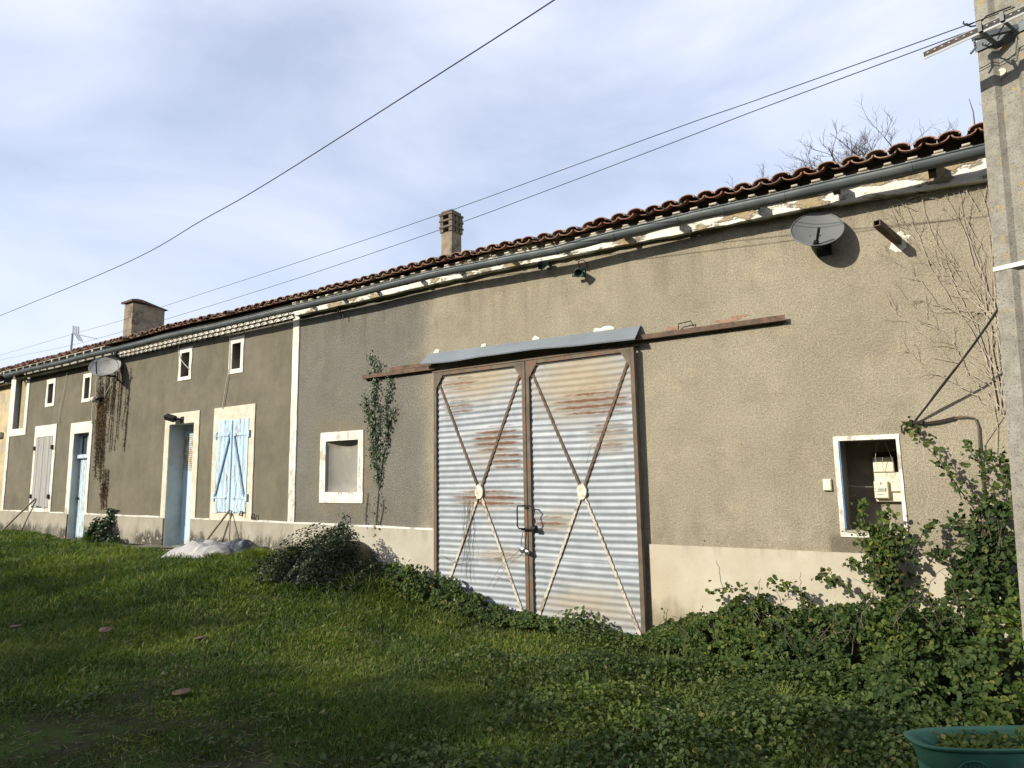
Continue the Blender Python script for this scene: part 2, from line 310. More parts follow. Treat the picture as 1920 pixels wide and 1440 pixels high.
# ------------------------------------------------------------------ mesh building
ORG = {}
class MB:
    def __init__(s): s.v = []; s.f = []; s.smooth = []; s.rnd = None
    def add(s, vs, fs, sm=False):
        b = len(s.v); s.v += [tuple(q) for q in vs]; s.f += [tuple(i+b for i in f) for f in fs]; s.smooth += [sm]*len(fs); return s
    def box(s, x0, x1, y0, y1, z0, z1):
        return s.add([(x0, y0, z0), (x1, y0, z0), (x1, y1, z0), (x0, y1, z0), (x0, y0, z1), (x1, y0, z1), (x1, y1, z1), (x0, y1, z1)],
                     [(3, 2, 1, 0), (4, 5, 6, 7), (0, 1, 5, 4), (1, 2, 6, 5), (2, 3, 7, 6), (3, 0, 4, 7)])
    def bbox(s, x0, x1, y0, y1, z0, z1, b=.006):      # box with chamfered front edges (towards -y)
        vs = [(x0, y1, z0), (x1, y1, z0), (x1, y1, z1), (x0, y1, z1), (x0, y0+b, z0), (x1, y0+b, z0), (x1, y0+b, z1), (x0, y0+b, z1),
              (x0+b, y0, z0+b), (x1-b, y0, z0+b), (x1-b, y0, z1-b), (x0+b, y0, z1-b)]
        return s.add(vs, [(0, 3, 2, 1), (0, 1, 5, 4), (1, 2, 6, 5), (2, 3, 7, 6), (3, 0, 4, 7), (4, 5, 9, 8), (5, 6, 10, 9), (6, 7, 11, 10), (7, 4, 8, 11), (8, 9, 10, 11)])
    def quad(s, *p): return s.add(p, [tuple(range(len(p)))])
    def tube(s, pts, r, n=6, cap=True):
        pts = [Vector(p) for p in pts]; rs = r if isinstance(r, (list, tuple)) else [r]*len(pts)
        rings = []; prev = None
        for i, p in enumerate(pts):
            d = (pts[min(i+1, len(pts)-1)]-pts[max(i-1, 0)])
            if d.length < 1e-9: d = Vector((0, 0, 1))
            d.normalize()
            if prev is None: a = d.cross(Vector((0, 0, 1)) if abs(d.z) < .9 else Vector((1, 0, 0)))
            else: a = prev-d*prev.dot(d)
            if a.length < 1e-6: a = d.orthogonal()
            a.normalize(); prev = a; b = d.cross(a)
            rings.append([p+(a*math.cos(t)+b*math.sin(t))*rs[i] for t in (2*math.pi*k/n for k in range(n))])
        vs = [v for rg in rings for v in rg]
        fs = [(i*n+k, i*n+(k+1) % n, (i+1)*n+(k+1) % n, (i+1)*n+k) for i in range(len(pts)-1) for k in range(n)]
        s.add(vs, fs, True)
        if cap and n > 2: s.add(rings[0], [tuple(range(n))[::-1]]); s.add(rings[-1], [tuple(range(n))])
        return s
    def bar(s, a, b, w, d, up=Vector((0, -1, 0))):    # rectangular bar from a to b; d thick along up, w wide
        a, b = Vector(a), Vector(b); t = (b-a).normalized(); u = (up-t*up.dot(t)).normalized(); q = t.cross(u)
        c = [q*(i*w/2)+u*(j*d/2) for i, j in ((-1, -1), (1, -1), (1, 1), (-1, 1))]
        vs = [a+k for k in c]+[b+k for k in c]
        return s.add(vs, [(0, 1, 2, 3), (7, 6, 5, 4), (0, 4, 5, 1), (1, 5, 6, 2), (2, 6, 7, 3), (3, 7, 4, 0)])
    def lathe(s, prof, c, n=24, ax=(0, 0, 1)):         # prof list of (r,h)
        q = Vector((0, 0, 1)).rotation_difference(Vector(ax)); c = Vector(c)
        vs = [c+q@Vector((r*math.cos(t), r*math.sin(t), h)) for r, h in prof for t in (2*math.pi*k/n for k in range(n))]
        return s.add(vs, [(i*n+k, i*n+(k+1) % n, (i+1)*n+(k+1) % n, (i+1)*n+k) for i in range(len(prof)-1) for k in range(n)], True)
    def build(s, name, mat, parent=None, label=None, attrs=None):
        org = Vector((0, 0, 0)); q = parent
        if parent is not None: org = ORG[parent.name]
        me = bpy.data.meshes.new(name)
        me.from_pydata([(v[0]-org.x, v[1]-org.y, v[2]-org.z) for v in s.v], [], s.f)
        me.polygons.foreach_set('use_smooth', s.smooth)
        if attrs:
            for k, vals in attrs.items():
                a = me.attributes.new(k, 'FLOAT', 'POINT'); a.data.foreach_set('value', vals)
        me.materials.append(MAT[mat]); me.update()
        o = bpy.data.objects.new(name, me); COL.objects.link(o)
        if parent is not None: o.parent = parent
        if label: o['label'] = label
        ORG[o.name] = org.copy(); return o
def tag(o, label, cat, group=None):
    o['label'] = label; o['category'] = cat
    if group: o['group'] = group
    return o
def thing(name, label, cat, loc, group=None):
    o = bpy.data.objects.new(name, None); COL.objects.link(o); o.location = loc; o.empty_display_size = .2
    ORG[o.name] = Vector(loc); return tag(o, label, cat, group)
def struct(o): o['kind'] = 'structure'; return o
def stuff(o): o['kind'] = 'stuff'; return o
def npmesh(name, V, F4, mat, rnd, parent=None, smooth=False):
    """big quad mesh from numpy arrays (F4: n x 4)"""
    org = ORG[parent.name] if parent is not None else Vector((0, 0, 0))
    V = V-np.array(org); me = bpy.data.meshes.new(name)
    me.vertices.add(len(V)); me.vertices.foreach_set('co', V.astype(np.float32).ravel())
    nf = len(F4); me.loops.add(nf*4); me.loops.foreach_set('vertex_index', F4.astype(np.int32).ravel())
    me.polygons.add(nf); me.polygons.foreach_set('loop_start', np.arange(0, nf*4, 4, dtype=np.int32)); me.polygons.foreach_set('loop_total', np.full(nf, 4, dtype=np.int32))
    if smooth: me.polygons.foreach_set('use_smooth', np.ones(nf, dtype=bool))
    a = me.attributes.new('rnd', 'FLOAT', 'POINT'); a.data.foreach_set('value', rnd.astype(np.float32))
    me.materials.append(MAT[mat]); me.update(calc_edges=True); me.validate()
    o = bpy.data.objects.new(name, me); COL.objects.link(o)
    if parent is not None: o.parent = parent
    ORG[o.name] = Vector(org); return o
def leaf_arrays(C, Nrm, size, asp=.75, fold=.12, tilt=.7, droop=None):
    n = len(C); C = np.asarray(C, float); size = np.broadcast_to(size, (n,)).astype(float)
    Nn = Nrm+rng.normal(0, tilt, (n, 3)); Nn /= np.linalg.norm(Nn, axis=1)[:, None]+1e-9
    R = rng.normal(0, 1, (n, 3))
    if droop is not None: R = R*.6+np.array(droop)
    T = R-Nn*(R*Nn).sum(1)[:, None]; T /= np.linalg.norm(T, axis=1)[:, None]+1e-9
    B = np.cross(Nn, T)
    loc = np.array([(0, 0, 0), (.46*asp, .28, fold), (.40*asp, .68, fold), (0, 1, -.06), (-.40*asp, .68, fold), (-.46*asp, .28, fold)])
    V = C[:, None, :]+size[:, None, None]*(loc[None, :, 0, None]*B[:, None, :]+(loc[None, :, 1, None]-.4)*T[:, None, :]+loc[None, :, 2, None]*Nn[:, None, :])
    b = np.arange(n)[:, None]*6
    F = np.concatenate([b+np.array([0, 1, 2, 3]), b+np.array([0, 3, 4, 5])])
    rnd = np.repeat(np.clip(rng.normal(.45, .24, n), 0, 1), 6)
    return V.reshape(-1, 3), F, rnd
def leaves(name, C, Nrm, size, mat, parent=None, **k):
    V, F, r = leaf_arrays(np.asarray(C), np.asarray(Nrm), size, **k); return npmesh(name, V, F, mat, r, parent)

# ------------------------------------------------------------------ farmhouse
XL, XR = -20.76, 3.4
def frz(x):   # underside of the cornice
    return float(np.interp(x, [-20.8, -19.6, -14.2, -9, -5, -2.95, -1.06, .36, 3.4], [4.54, 4.53, 4.503, 4.508, 4.51, 4.45, 4.39, 4.30, 4.16]))
def fz(x, y): return CZ+(frz(x)-CZ)*(7+y)/7
def gut(x):   # gutter front lip
    return -.029+.006*math.sin(x*1.9)+.003*math.sin(x*5.3)+float(np.interp(x, [-21.5, -12.1, -9, -6, -4.7, -3.9, -2.2, -.4, .35, 3.4], [4.61, 4.60, 4.562, 4.568, 4.54, 4.512, 4.517, 4.507, 4.495, 4.44]))
def eave(x):  # roof plane at the tile edge
    return gut(x)+.144
house = thing('farmhouse', 'long low rendered farmhouse with tiled roof, tall corrugated barn doors and pale blue shutters', 'farmhouse', (-9, 0, 0))
DD2 = max(.08, depth_for(152, 860, -16.92)); DLO = max(.1, depth_for(38.5, 708, -20.47)); DME = depth_for(1598, 905, -1.02); print('depths', DD2, DLO, DME, depth_for(351, 798, -12.857))
OPEN = {  # x0,x1,z0,z1,depth,back material, reveal material
    'niche': (-8.287, -7.562, 1.58, 2.363, .15), 'meter': (-1.02, -.542, 1.208, 2.057, .46), 'door3': (-12.857, -12.0, .53, 2.884, .33),
    'door2': (-16.92, -16.19, .55, 2.91, DD2), 'loft': (-20.48, -19.79, 3.198, 4.52, .34),
    'w1': (-18.50, -18.217, 3.721, 4.205, .42), 'w2': (-16.583, -16.338, 3.69, 4.17, .42), 'w3': (-12.571, -12.28, 3.796, 4.27, .42), 'w4': (-10.882, -10.622, 3.774, 4.243, .42),
    'shut1': (-18.93, -18.0, 1.217, 2.918, .10), 'shut3': (-11.211, -10.279, 1.224, 2.86, .10)}
PT = 1.10
def plz(x): return float(np.interp(x, [-20.8, -9, -6, -3, 3.4], [1.12, 1.09, 1.075, 1.018, 1.03]))
def wall_grid(mb, x0, x1, z0, z1, y, holes):
    xs = sorted({x0, x1, *[q for h in holes for q in h[:2] if x0 < q < x1]}); zs = sorted({z0, z1, *[q for h in holes for q in h[2:4] if z0 < q < z1]})
    for a, b in zip(xs, xs[1:]):
        for c, d in zip(zs, zs[1:]):
            m, n_ = (a+b)/2, (c+d)/2
            if any(h[0] < m < h[1] and h[2] < n_ < h[3] for h in holes): continue
            mb.quad((a, y, c), (b, y, c), (b, y, d), (a, y, d))
holes = list(OPEN.values())+[(-5.94, -3.06, -1, 3.2, 1)]
w = MB(); wall_grid(w, XL, XR, -.4, 4.75, 0, holes)
w.box(XL, XR, 6.6, 7, -.4, 4.75); w.box(XR-.4, XR, .6, 6.6, -.4, 4.75); w.box(XL, XL+.3, .6, 6.6, -.4, 4.75)
w.build('wall', 'wall', house)
for k, h in OPEN.items():
    x0, x1, z0, z1, d = h
    rv = {'niche': 'niche_render', 'meter': 'interior_render', 'door3': 'blue_reveal', 'door2': 'blue_reveal', 'loft': 'blue_reveal'}.get(k, 'niche_render' if k[0] == 's' else 'interior_render')
    m = MB()
    m.quad((x0, 0, z0), (x0, 0, z1), (x0, d, z1), (x0, d, z0)); m.quad((x1, 0, z1), (x1, 0, z0), (x1, d, z0), (x1, d, z1))
    m.quad((x0, 0, z1), (x1, 0, z1), (x1, d, z1), (x0, d, z1)); m.quad((x1, 0, z0), (x0, 0, z0), (x0, d, z0), (x1, d, z0))
    nm = 'niche' if k == 'niche' else ('meter_recess' if k == 'meter' else 'reveal')
    if k == 'niche':
        m = MB(); na, nb2 = 14, 12; vs = [(x0+(x1-x0)*i/na, max(.001, d*math.sin(math.pi*i/na)**.6*min(1, 2.2*math.sin(math.pi*min(1, j/nb2*.96+.02))**.5)), z0+(z1-z0)*j/nb2) for i in range(na+1) for j in range(nb2+1)]
        m.add(vs, [(i*(nb2+1)+j, (i+1)*(nb2+1)+j, (i+1)*(nb2+1)+j+1, i*(nb2+1)+j+1) for i in range(na) for j in range(nb2)], True)
    if k == 'meter': m.quad((x0, d, z0), (x1, d, z0), (x1, d, z1), (x0, d, z1))
    m.build(nm, rv, house)
# interior behind barn doors (dark, closed box)
MB().box(-6.05, -2.95, .02, .06, -.3, 3.3).build('door_backing', 'dark_wood', house)
# plinth: a slightly proud band cut by the doors
pl = MB()
def band(mb, x0, x1, zf0, zf1, y0, y1, n=12):
    xs = [x0+(x1-x0)*i/n for i in range(n+1)]
    for a, b in zip(xs, xs[1:]):
        mb.quad((a, y0, zf0(a)), (b, y0, zf0(b)), (b, y0, zf1(b)), (a, y0, zf1(a)))
        mb.quad((a, y0, zf1(a)), (b, y0, zf1(b)), (b, y1, zf1(b)), (a, y1, zf1(a)))
        mb.quad((a, y1, zf0(a)), (b, y1, zf0(b)), (b, y0, zf0(b)), (a, y0, zf0(a)))
    for x in (x0, x1): mb.quad((x, y0, zf0(x)), (x, y1, zf0(x)), (x, y1, zf1(x)), (x, y0, zf1(x)))
for a, b in ((XL, -16.98), (-16.13, -12.91), (-11.95, -6.06), (-2.98, XR)):
    pl = MB(); band(pl, a, b, lambda x: -.4, plz, -.022, 0); pl.build('plinth', 'plinth', house)
ln = MB()
for a, b in ((XL, -19.06), (-17.86, -17.12), (-16.09, -13.03), (-11.83, -11.36), (-10.13, -6.06)):
    ln = MB(); band(ln, a, b, lambda x: plz(x)-.004, lambda x: plz(x)+.024+.004*math.sin(x*5)+.003*math.sin(x*23), -.026, 0); ln.build('plinth_line', 'white', house)
# surrounds: frames of stone or paint, 12 mm proud
def ring(name, o, i, mat, y=-.014, parent=house, rag=.004, legs=False, yi=None):
    mb = MB(); x0, x1, z0, z1 = o; a, b, c, d = i; J = lambda: random.uniform(-rag, rag)
    yb = .0 if yi is None else yi
    # pieces butt end to end
    for (p, q, r, s_) in ((x0, x1, d, z1), (x0, a, c if legs else z0, d), (b, x1, c if legs else z0, d)) + (() if legs else ((a, b, z0, c),)):
        n = max(1, int((s_-r)/.12)) if (s_-r) > (q-p) else 1
        zs = [r+(s_-r)*k/n for k in range(n+1)]
        js = [(0 if p in (a, b) else J(), 0 if q in (a, b) else J()) for _ in zs]
        for k in range(n):
            mb.quad((p+js[k][0], y, zs[k]), (q+js[k][1], y, zs[k]), (q+js[k+1][1], y, zs[k+1]), (p+js[k+1][0], y, zs[k+1]))
            mb.quad((p+js[k][0], y, zs[k]), (p+js[k+1][0], y, zs[k+1]), (p+js[k+1][0], yb, zs[k+1]), (p+js[k][0], yb, zs[k]))
            mb.quad((q+js[k][1], y, zs[k]), (q+js[k][1], yb, zs[k]), (q+js[k+1][1], yb, zs[k+1]), (q+js[k+1][1], y, zs[k+1]))
        mb.quad((p, y, s_), (q, y, s_), (q, yb, s_), (p, yb, s_)); mb.quad((p, y, r), (p, yb, r), (q, yb, r), (q, y, r))
    return mb.build(name, mat, parent)
O = OPEN
ring('niche_surround', (-8.411, -7.45, 1.42, 2.503), O['niche'][:4], 'white', -.016)
ring('door_surround', (-13.02, -11.83, 1.09, 3.10), (O['door3'][0], O['door3'][1], 1.09, O['door3'][3]), 'stone', -.018, legs=True)
ring('door_surround', (-17.11, -16.06, 1.09, 3.16), (O['door2'][0], O['door2'][1], 1.09, O['door2'][3]), 'white', -.018, legs=True)
ring('window_surround', (-11.355, -10.128, 1.09, 3.10), O['shut3'][:4], 'stone', -.018)
ring('window_surround', (-19.05, -17.86, 1.12, 3.195), O['shut1'][:4], 'white', -.018)
ring('loft_surround', (-20.60, -19.62, 3.02, 4.53), O['loft'][:4], 'white', -.016)
for k, o_ in (('w1', (-18.605, -18.115, 3.645, 4.318)), ('w2', (-16.68, -16.272, 3.612, 4.268)), ('w3', (-12.654, -12.193, 3.727, 4.37)), ('w4', (-10.969, -10.537, 3.691, 4.359))):
    wi = thing_part = ring('small_window', o_, O[k][:4], 'white', -.014, rag=.012)
    x0, x1, z0, z1, d = O[k]
    mb = MB().box(x0, x1, d-.2, d-.18, z0, z1); mb.build('dark_interior', 'dark_wood', wi)  # dark panel stands in for the unlit interior behind the opening
# painted corner strip and pilaster
mb = MB()
def strip(x0, x1, z0, z1, y):
    n = int((z1-z0)/.15); pv = None
    for k in range(n+1):
        z = z0+(z1-z0)*k/n; a, b = x0+random.uniform(-.006, .006), x1+random.uniform(-.006, .006)
        if pv: mb.quad((pv[0], y, pv[2]), (pv[1], y, pv[2]), (b, y, z), (a, y, z)); mb.quad((pv[1], y, pv[2]), (pv[1], 0, pv[2]), (b, 0, z), (b, y, z)); mb.quad((pv[0], 0, pv[2]), (pv[0], y, pv[2]), (a, y, z), (a, 0, z))
        pv = (a, b, z)
strip(-9.158, -9.003, 1.09, 4.51, -.02); mb.build('pilaster', 'white', house)
mb = MB(); strip(-20.76, -20.605, 1.12, 4.53, -.02); mb.build('corner_strip', 'white', house)

# ---- doors and shutters of the dwelling
# door 3: pale jamb and folded blue leaf
x0, x1, z0, z1, d = O['door3']
dr = MB()
dr.bbox(x0, -12.50, d-.03, d+.01, z0+.04, z1, .006); dr.bbox(-12.495, -12.30, d-.045, d+.01, z0+.04, z1, .008); dr.bbox(-12.295, -12.16, d-.03, d+.01, z0+.04, z1, .006); dr.bbox(-12.155, x1, d-.04, d+.01, z0+.04, z1, .006)
fold = dr.build('door', 'bluedoor', house, 'pale blue door with louvres, rusty at its foot')
MB().tube([(-12.31, d-.03, 1.62), (-12.31, d-.07, 1.62), (-12.31, d-.07, 1.70), (-12.31, d-.03, 1.70)], .008).build('handle', 'dark_iron', fold)
MB().bbox(-12.5, -12.0, -.05, .28, .50, .60, .01).build('door_sill', 'mossy_concrete', house)
# door 2 with transom light
x0, x1, z0, z1, d = O['door2']
dm = MB()
for a in np.arange(x0, x1-.01, .122): dm.bbox(a+.002, min(a+.12, x1), d-.03, d, z0+.02, 2.34, .006)
d2 = dm.build('door', 'pale_blue_wood', house, 'narrow plank door in faded pale blue paint')
MB().bbox(x0, x1, d-.10, d, 2.34, 2.43, .01).build('transom_bar', 'pale_blue_wood', d2)
fr = MB()
for a in (x0, (x0+x1)/2-.02, x1-.05): fr.box(a, a+.05, d-.04, d-.01, 2.43, z1)
fr.box(x0+.05, x1-.05, d-.04, d-.01, z1-.05, z1); fr.build('transom_frame', 'pale_blue_wood', d2)
MB().box(x0, x1, d, d+.01, 2.43, z1).build('transom_pane', 'window_glass', d2)
MB().lathe([(0, .05), (.03, .045), (.03, .02), (.012, .0)], (x0+.09, d-.03, 1.45), 12, (0, -1, 0)).build('handle', 'dark_iron', d2)
# loft opening with ochre boards
x0, x1, z0, z1, d = O['loft']
MB().box(x0, -20.30, DLO+.0, DLO+.02, z0, z1).build('loft_shadow_board', 'dark_wood', house)  # dark board stands in for the jamb's shadow beside the ochre boards
lo = MB(); lo.box(-20.30, x1, DLO-.03, DLO+.01, z0, z1); lo.build('loft_board', 'ochre_boards', house)
# grey shutter
x0, x1, z0, z1, d = O['shut1']
sm = MB(); nb = 6
for k in range(nb):
    a = x0+(x1-x0)*k/nb; b = x0+(x1-x0)*(k+1)/nb; yy = random.uniform(-.004, .004)
    sm.bbox(a+.003, b-.003, -.028+yy, 0+yy, z0+.02+random.uniform(-.03, .02), z1-.01, .005)
sh = sm.build('shutter', 'greyboards', house, 'shutter of bare grey weathered boards')
for xx in (x0-.02, x1+.02):
    for zz in (z0+.27, z1-.27): MB().bbox(xx-.035, xx+.035, -.06, -.02, zz-.05, zz+.05, .006).build('hinge', 'dark_iron', sh)
# pair of blue shutters
x0, x1, z0, z1, d = O['shut3']; xm = (x0+x1)/2+.0
for s_, (a, b) in enumerate(((x0, xm-.004), (xm+.004, x1))):
    m = MB(); nb = 4
    for k in range(nb):
        p, q = a+(b-a)*k/nb, a+(b-a)*(k+1)/nb; m.bbox(p+.0015, q-.0015, -.03, -.002, z0+random.uniform(-.01, .015), z1, .004)
    s1 = m.build('shutter', 'blue', house, ('left' if s_ == 0 else 'right')+' leaf of the flaking pale blue shutters with diagonal brace')
    for zz in (z0+.27, z1-.27):
        h = MB(); xa, xb = (a-.02, a+.34) if s_ == 0 else (b+.02, b-.34)
        h.bar((xa, -.036, zz), (xb, -.036, zz), .045, .010, Vector((0, 0, 1)).cross(Vector((1, 0, 0)))); h.lathe([(0, .006), (.035, .005), (.035, -.005)], (xb, -.036, zz), 12, (0, -1, 0))
        h.box(min(xa, xa-.03), max(xa, xa+.03), -.05, -.018, zz-.06, zz+.06); h.build('strap_hinge', 'blue', s1)
    if s_ == 0: p, q = (a+.03, z0+.29), (b-.05, z1-.30)
    else: p, q = (b-.04, z0+.29), (a+.08, z1-.30)
    MB().bar((p[0], -.043, p[1]), (q[0], -.043, q[1]), .030, .02).build('brace', 'blue_grey_brace', s1)
MB().bbox(xm-.03, xm+.012, -.052, -.032, z0-.02, z1-.02, .006).build('cover_strip', 'blue', house)
# shutter stays on the wall
for px, py in ((455, 966), (477, 971)):
    p = P(px, py); MB().tube([p, p+Vector((0, -.06, 0)), p+Vector((.02, -.06, .07)), p+Vector((.08, -.06, .07)), p+Vector((.08, -.06, -.02))], .010).build('shutter_stay', 'dark_iron', house)

# ---- meter window frame
x0, x1, z0, z1, d = O['meter']
ring('window_frame', (-1.062, -.513, 1.165, 2.10), (x0, x1, z0, z1), 'white', -.012, rag=.003)
MB().box(x0, x0+.012, -.006, .05, z0, z1).build('blue_edging', 'strong_blue_edge', house)
MB().box(x0+.012, x1, -.02, .10, z0-.0, z0+.018).build('window_sill', 'soffit_boards', house)

# ---- cornice
def frieze(x0, x1, hb, y, mat, name, step=.12, jag=.01):
    m = MB(); n = int((x1-x0)/step); pv = None
    for k in range(n+1):
        x = x0+(x1-x0)*k/n; zb = fz(x, y)+random.uniform(-jag, jag)*.4; zt = frz(x)+hb
        yy = (y if y != -.14 else float(np.interp(x, [-4.5, -2.2], [-.095, -.065])))+random.uniform(-jag, jag); zb = fz(x, yy)+random.uniform(-jag, jag)*.4
        if pv:
            a, b = pv, (x, yy, zb, zt)
            m.quad((a[0], a[1], a[2]), (b[0], b[1], b[2]), (b[0], b[1], b[3]), (a[0], a[1], a[3]))
            m.quad((a[0], .0, a[2]), (b[0], .0, b[2]), (b[0], b[1], b[2]), (a[0], a[1], a[2]))
            m.quad((a[0], a[1], a[3]), (b[0], b[1], b[3]), (b[0], 0.05, b[3]), (a[0], 0.05, a[3]))
        pv = (x, yy, zb, zt)
    return m.build(name, mat, house)
frieze(-9.02, 3.4, .20, -.14, 'frieze', 'cornice')
# left dwelling: plain grey fascia, then two courses of white half-round tiles
frieze(-19.62, -15.0, .05, -.15, 'grey_fascia', 'fascia_board', .3, .003)
frieze(-19.62, -15.0, .13, -.11, 'frieze', 'cornice', .2, .006)
m = MB()
x = -14.95
for row in range(3):
    x = -14.95+(row % 2)*.09
    while x < -9.1:
        zc = fz(x, -.06)-.025+row*.060; yb = -.055-row*.04; r0 = .078
        vs = []; n = 6
        for yy, rr in ((yb, r0), (0., r0)):
            for t in range(n+1):
                an = math.pi*t/n; vs.append((x+rr*math.cos(an), yy, zc+.045*math.sin(an)))
        for yy, rr in ((yb, r0-.016),):
            for t in range(n+1):
                an = math.pi*t/n; vs.append((x+rr*math.cos(an), yy, zc+.030*math.sin(an)))
        m.add(vs, [(t, t+1, n+2+t, n+1+t) for t in range(n)]+[(2*n+2+t, 2*n+3+t, t+1, t) for t in range(n)])
        m.add([(x-r0+.014, yb+.012, zc), (x+r0-.014, yb+.012, zc), (x+r0-.02, yb+.012, zc+.025), (x-r0+.02, yb+.012, zc+.025)], [(0, 1, 2, 3)])
        x += .18
    m.box(-15.0, -9.16, -.055-row*.04+.025, .0, fz(-12, -.06)+.012+row*.060, fz(-12, -.06)+.024+row*.060)
m.build('tile_cornice', 'white', house)
# soffit
m = MB()
m.box(-20.7, -15.0, -.34, .0, 4.665, 4.68)
m.build('soffit', 'soffit_boards', house)
for k in range(14):
    xx = -20.4+k*.40; MB().box(xx, xx+.06, -.34, -.0, 4.61, 4.665).build('rafter_tail', 'soffit_boards', house)
m = MB(); m.box(-15.0, 3.4, -.12, .0, 4.70, 4.72)
# mortar lumps under the eave tiles
xx = -8.95
while xx < 2.6:
    zb = eave(xx)-.095; w_ = random.uniform(.06, .085); mm = MB()
    mm.bbox(xx-w_, xx+w_, -.14+random.uniform(-.01, .01), .0, zb, zb+.028, .006); mm.bbox(xx-w_*.75, xx+w_*.75, -.17+random.uniform(-.015, .01), .0, zb+.030, zb+.056, .006); mm.bbox(xx-w_*.5, xx+w_*.5, -.19, .0, zb+.058, zb+.08, .006)
    mm.build('mortar_lump', 'old_mortar', house); xx += .205+random.uniform(-.008, .008)
m = MB()
xs = np.arange(-9, 3.5, .5)
for a, b in zip(xs, xs[1:]): m.quad((a, -.15, eave(a)-.10), (b, -.15, eave(b)-.10), (b, 0.0, eave(b)-.06), (a, .0, eave(a)-.06))
m.build('eave_board', 'dark_wood', house)

# ---- roof tiles
SL = math.tan(rad(16.5)); YR = 3.6
roof = MB(); rr = []
def roofpt(x, s, h):      # s = horizontal distance behind the eave edge
    y = -.235+s; return (x, y, eave(x)+s*SL+h)
def tile(x, s0, L, r, up, shell, lift, skew):
    n = 6; col = min(1, max(0, random.gauss(.45, .25)))
    lay = []
    for th in ((0, .015) if shell else (0,)):
        for e, (s, rr_) in enumerate(((s0, r*1.0), (s0+L, r*.86))):
            row = []
            for t in range(n+1):
                an = math.pi*t/n; rad_ = rr_-th
                dx = rad_*math.cos(an)+skew*(s-s0); dh = (rad_*(.55 if up else .50)*math.sin(an)) * (1 if up else -1)
                hh = lift*(1-(s-s0)/L)+(.046 if up else .052)
                row.append(roofpt(x+dx, s, hh+dh-(.012 if up else 0)))
            lay.append(row)
    b = []
    base = len(roof.v)
    fs = []; w_ = n+1
    def q(A, B, flip):
        for t in range(n):
            f = (A*w_+t, A*w_+t+1, B*w_+t+1, B*w_+t); fs.append(f[::-1] if flip else f)
    q(0, 1, False)
    if shell:
        q(2, 3, True); lay.append(list(lay[0])); lay.append(list(lay[2])); q(4, 5, True)
    roof.add([v for r_ in lay for v in r_], fs, True)
    rr.extend([col]*(w_*len(lay)))
x = -21.9; cols = []
while x < 3.2: cols.append(x); x += .20+random.uniform(-.012, .012)
for x in cols:
    s = -.0; k = 0; j0 = random.uniform(-.035, .03) if x > -9 else random.uniform(-.05, .05)
    while s < YR+.1:
        tile(x+random.uniform(-.008, .008), s+j0+random.uniform(-.012, .012), .40, .098, False, k == 0, .02, random.uniform(-.02, .02))
        tile(x+.10+random.uniform(-.012, .012), s-.02+j0+random.uniform(-.03, .02), .40, .092, True, k == 0, .025+random.uniform(0, .012), random.uniform(-.03, .03))
        s += .33; k += 1
rf = roof.build('roof', 'tile', house, attrs={'rnd': rr})
und = MB()
for a, b in zip(np.arange(-21.9, 3.4, 1.), np.arange(-20.9, 4.4, 1.)):
    b = min(b, 3.4)
    und.quad(roofpt(a, .12, -.03), roofpt(b, .12, -.03), roofpt(b, YR+.2, -.03), roofpt(a, YR+.2, -.03))
    pa, pb = roofpt(a, YR+.2, .02), roofpt(b, YR+.2, .02)
    und.quad(pa, pb, (b, 7.3, eave(b)-.1), (a, 7.3, eave(a)-.1))
und.build('roof_boarding', 'dark_wood', rf)
rd = MB()
rd.tube([(x_, YR-.03, eave(x_)+(YR+.2)*SL+.07+random.uniform(-.015, .015)) for x_ in np.arange(-21.9, 3.4, .4)], .11, 8); rd.build('ridge', 'tile', rf)

# ---- gutter
def halfpipe(mb, f, xs, r=.062, th=.005, y=-.32):
    n = 8; rows = []
    for x in xs:
        zt = f(x); row = []
        for t in range(n+1):
            an = math.pi+math.pi*t/n; row.append((x, y-0+r*math.cos(an), zt+r*math.sin(an)*1.25))
        row += [(x, y+r-.0, zt+.004)]
        for t in range(n, -1, -1):
            an = math.pi+math.pi*t/n; row.append((x, y+(r-th)*math.cos(an), zt+(r-th)*math.sin(an)*1.25))
        rows.append(row)
    w_ = len(rows[0]); fs = [(i*w_+k, i*w_+(k+1) % w_, (i+1)*w_+(k+1) % w_, (i+1)*w_+k) for i in range(len(rows)-1) for k in range(w_)]
    mb.add([v for r_ in rows for v in r_], fs, True)
    mb.tube([(x, y-r, f(x)+.002) for x in xs], .008, 6)
    for e in (rows[0], rows[-1]): mb.add(e, [tuple(range(w_))])
gm = MB(); halfpipe(gm, gut, list(np.arange(-20.3, 3.01, .35)))
gutter = gm.build('gutter', 'zinc', house)
for xj in (-19.3, -18.6, -17.6, -16.6, -15.6, -14.9, -14.1, -13.2, -12.4, -11.6, -10.7, -9.9, -8.2, -6.3, -4.72, -3.85, -3.1, -2.35, -1.86, -1.27, -.2):
    j = MB(); halfpipe(j, gut, [xj-.012, xj+.012], .066, .004)
    if xj < -9: j.bar((xj, -.39, gut(xj)+.012), (xj, -.24, gut(xj)+.03), .02, .005, Vector((0, 0, 1)))
    j.build('gutter_joint' if xj > -9 else 'gutter_bracket', 'zinc', gutter)
for xj in np.arange(-8.6, 2.9, .78):
    xj += random.uniform(-.08, .08); zt = gut(xj)-.06
    MB().box(xj-.03, xj+.03, -.27, -.13, fz(xj, -.14)+.10, zt+.12).build('eave_bracket', 'dark_wood', house)

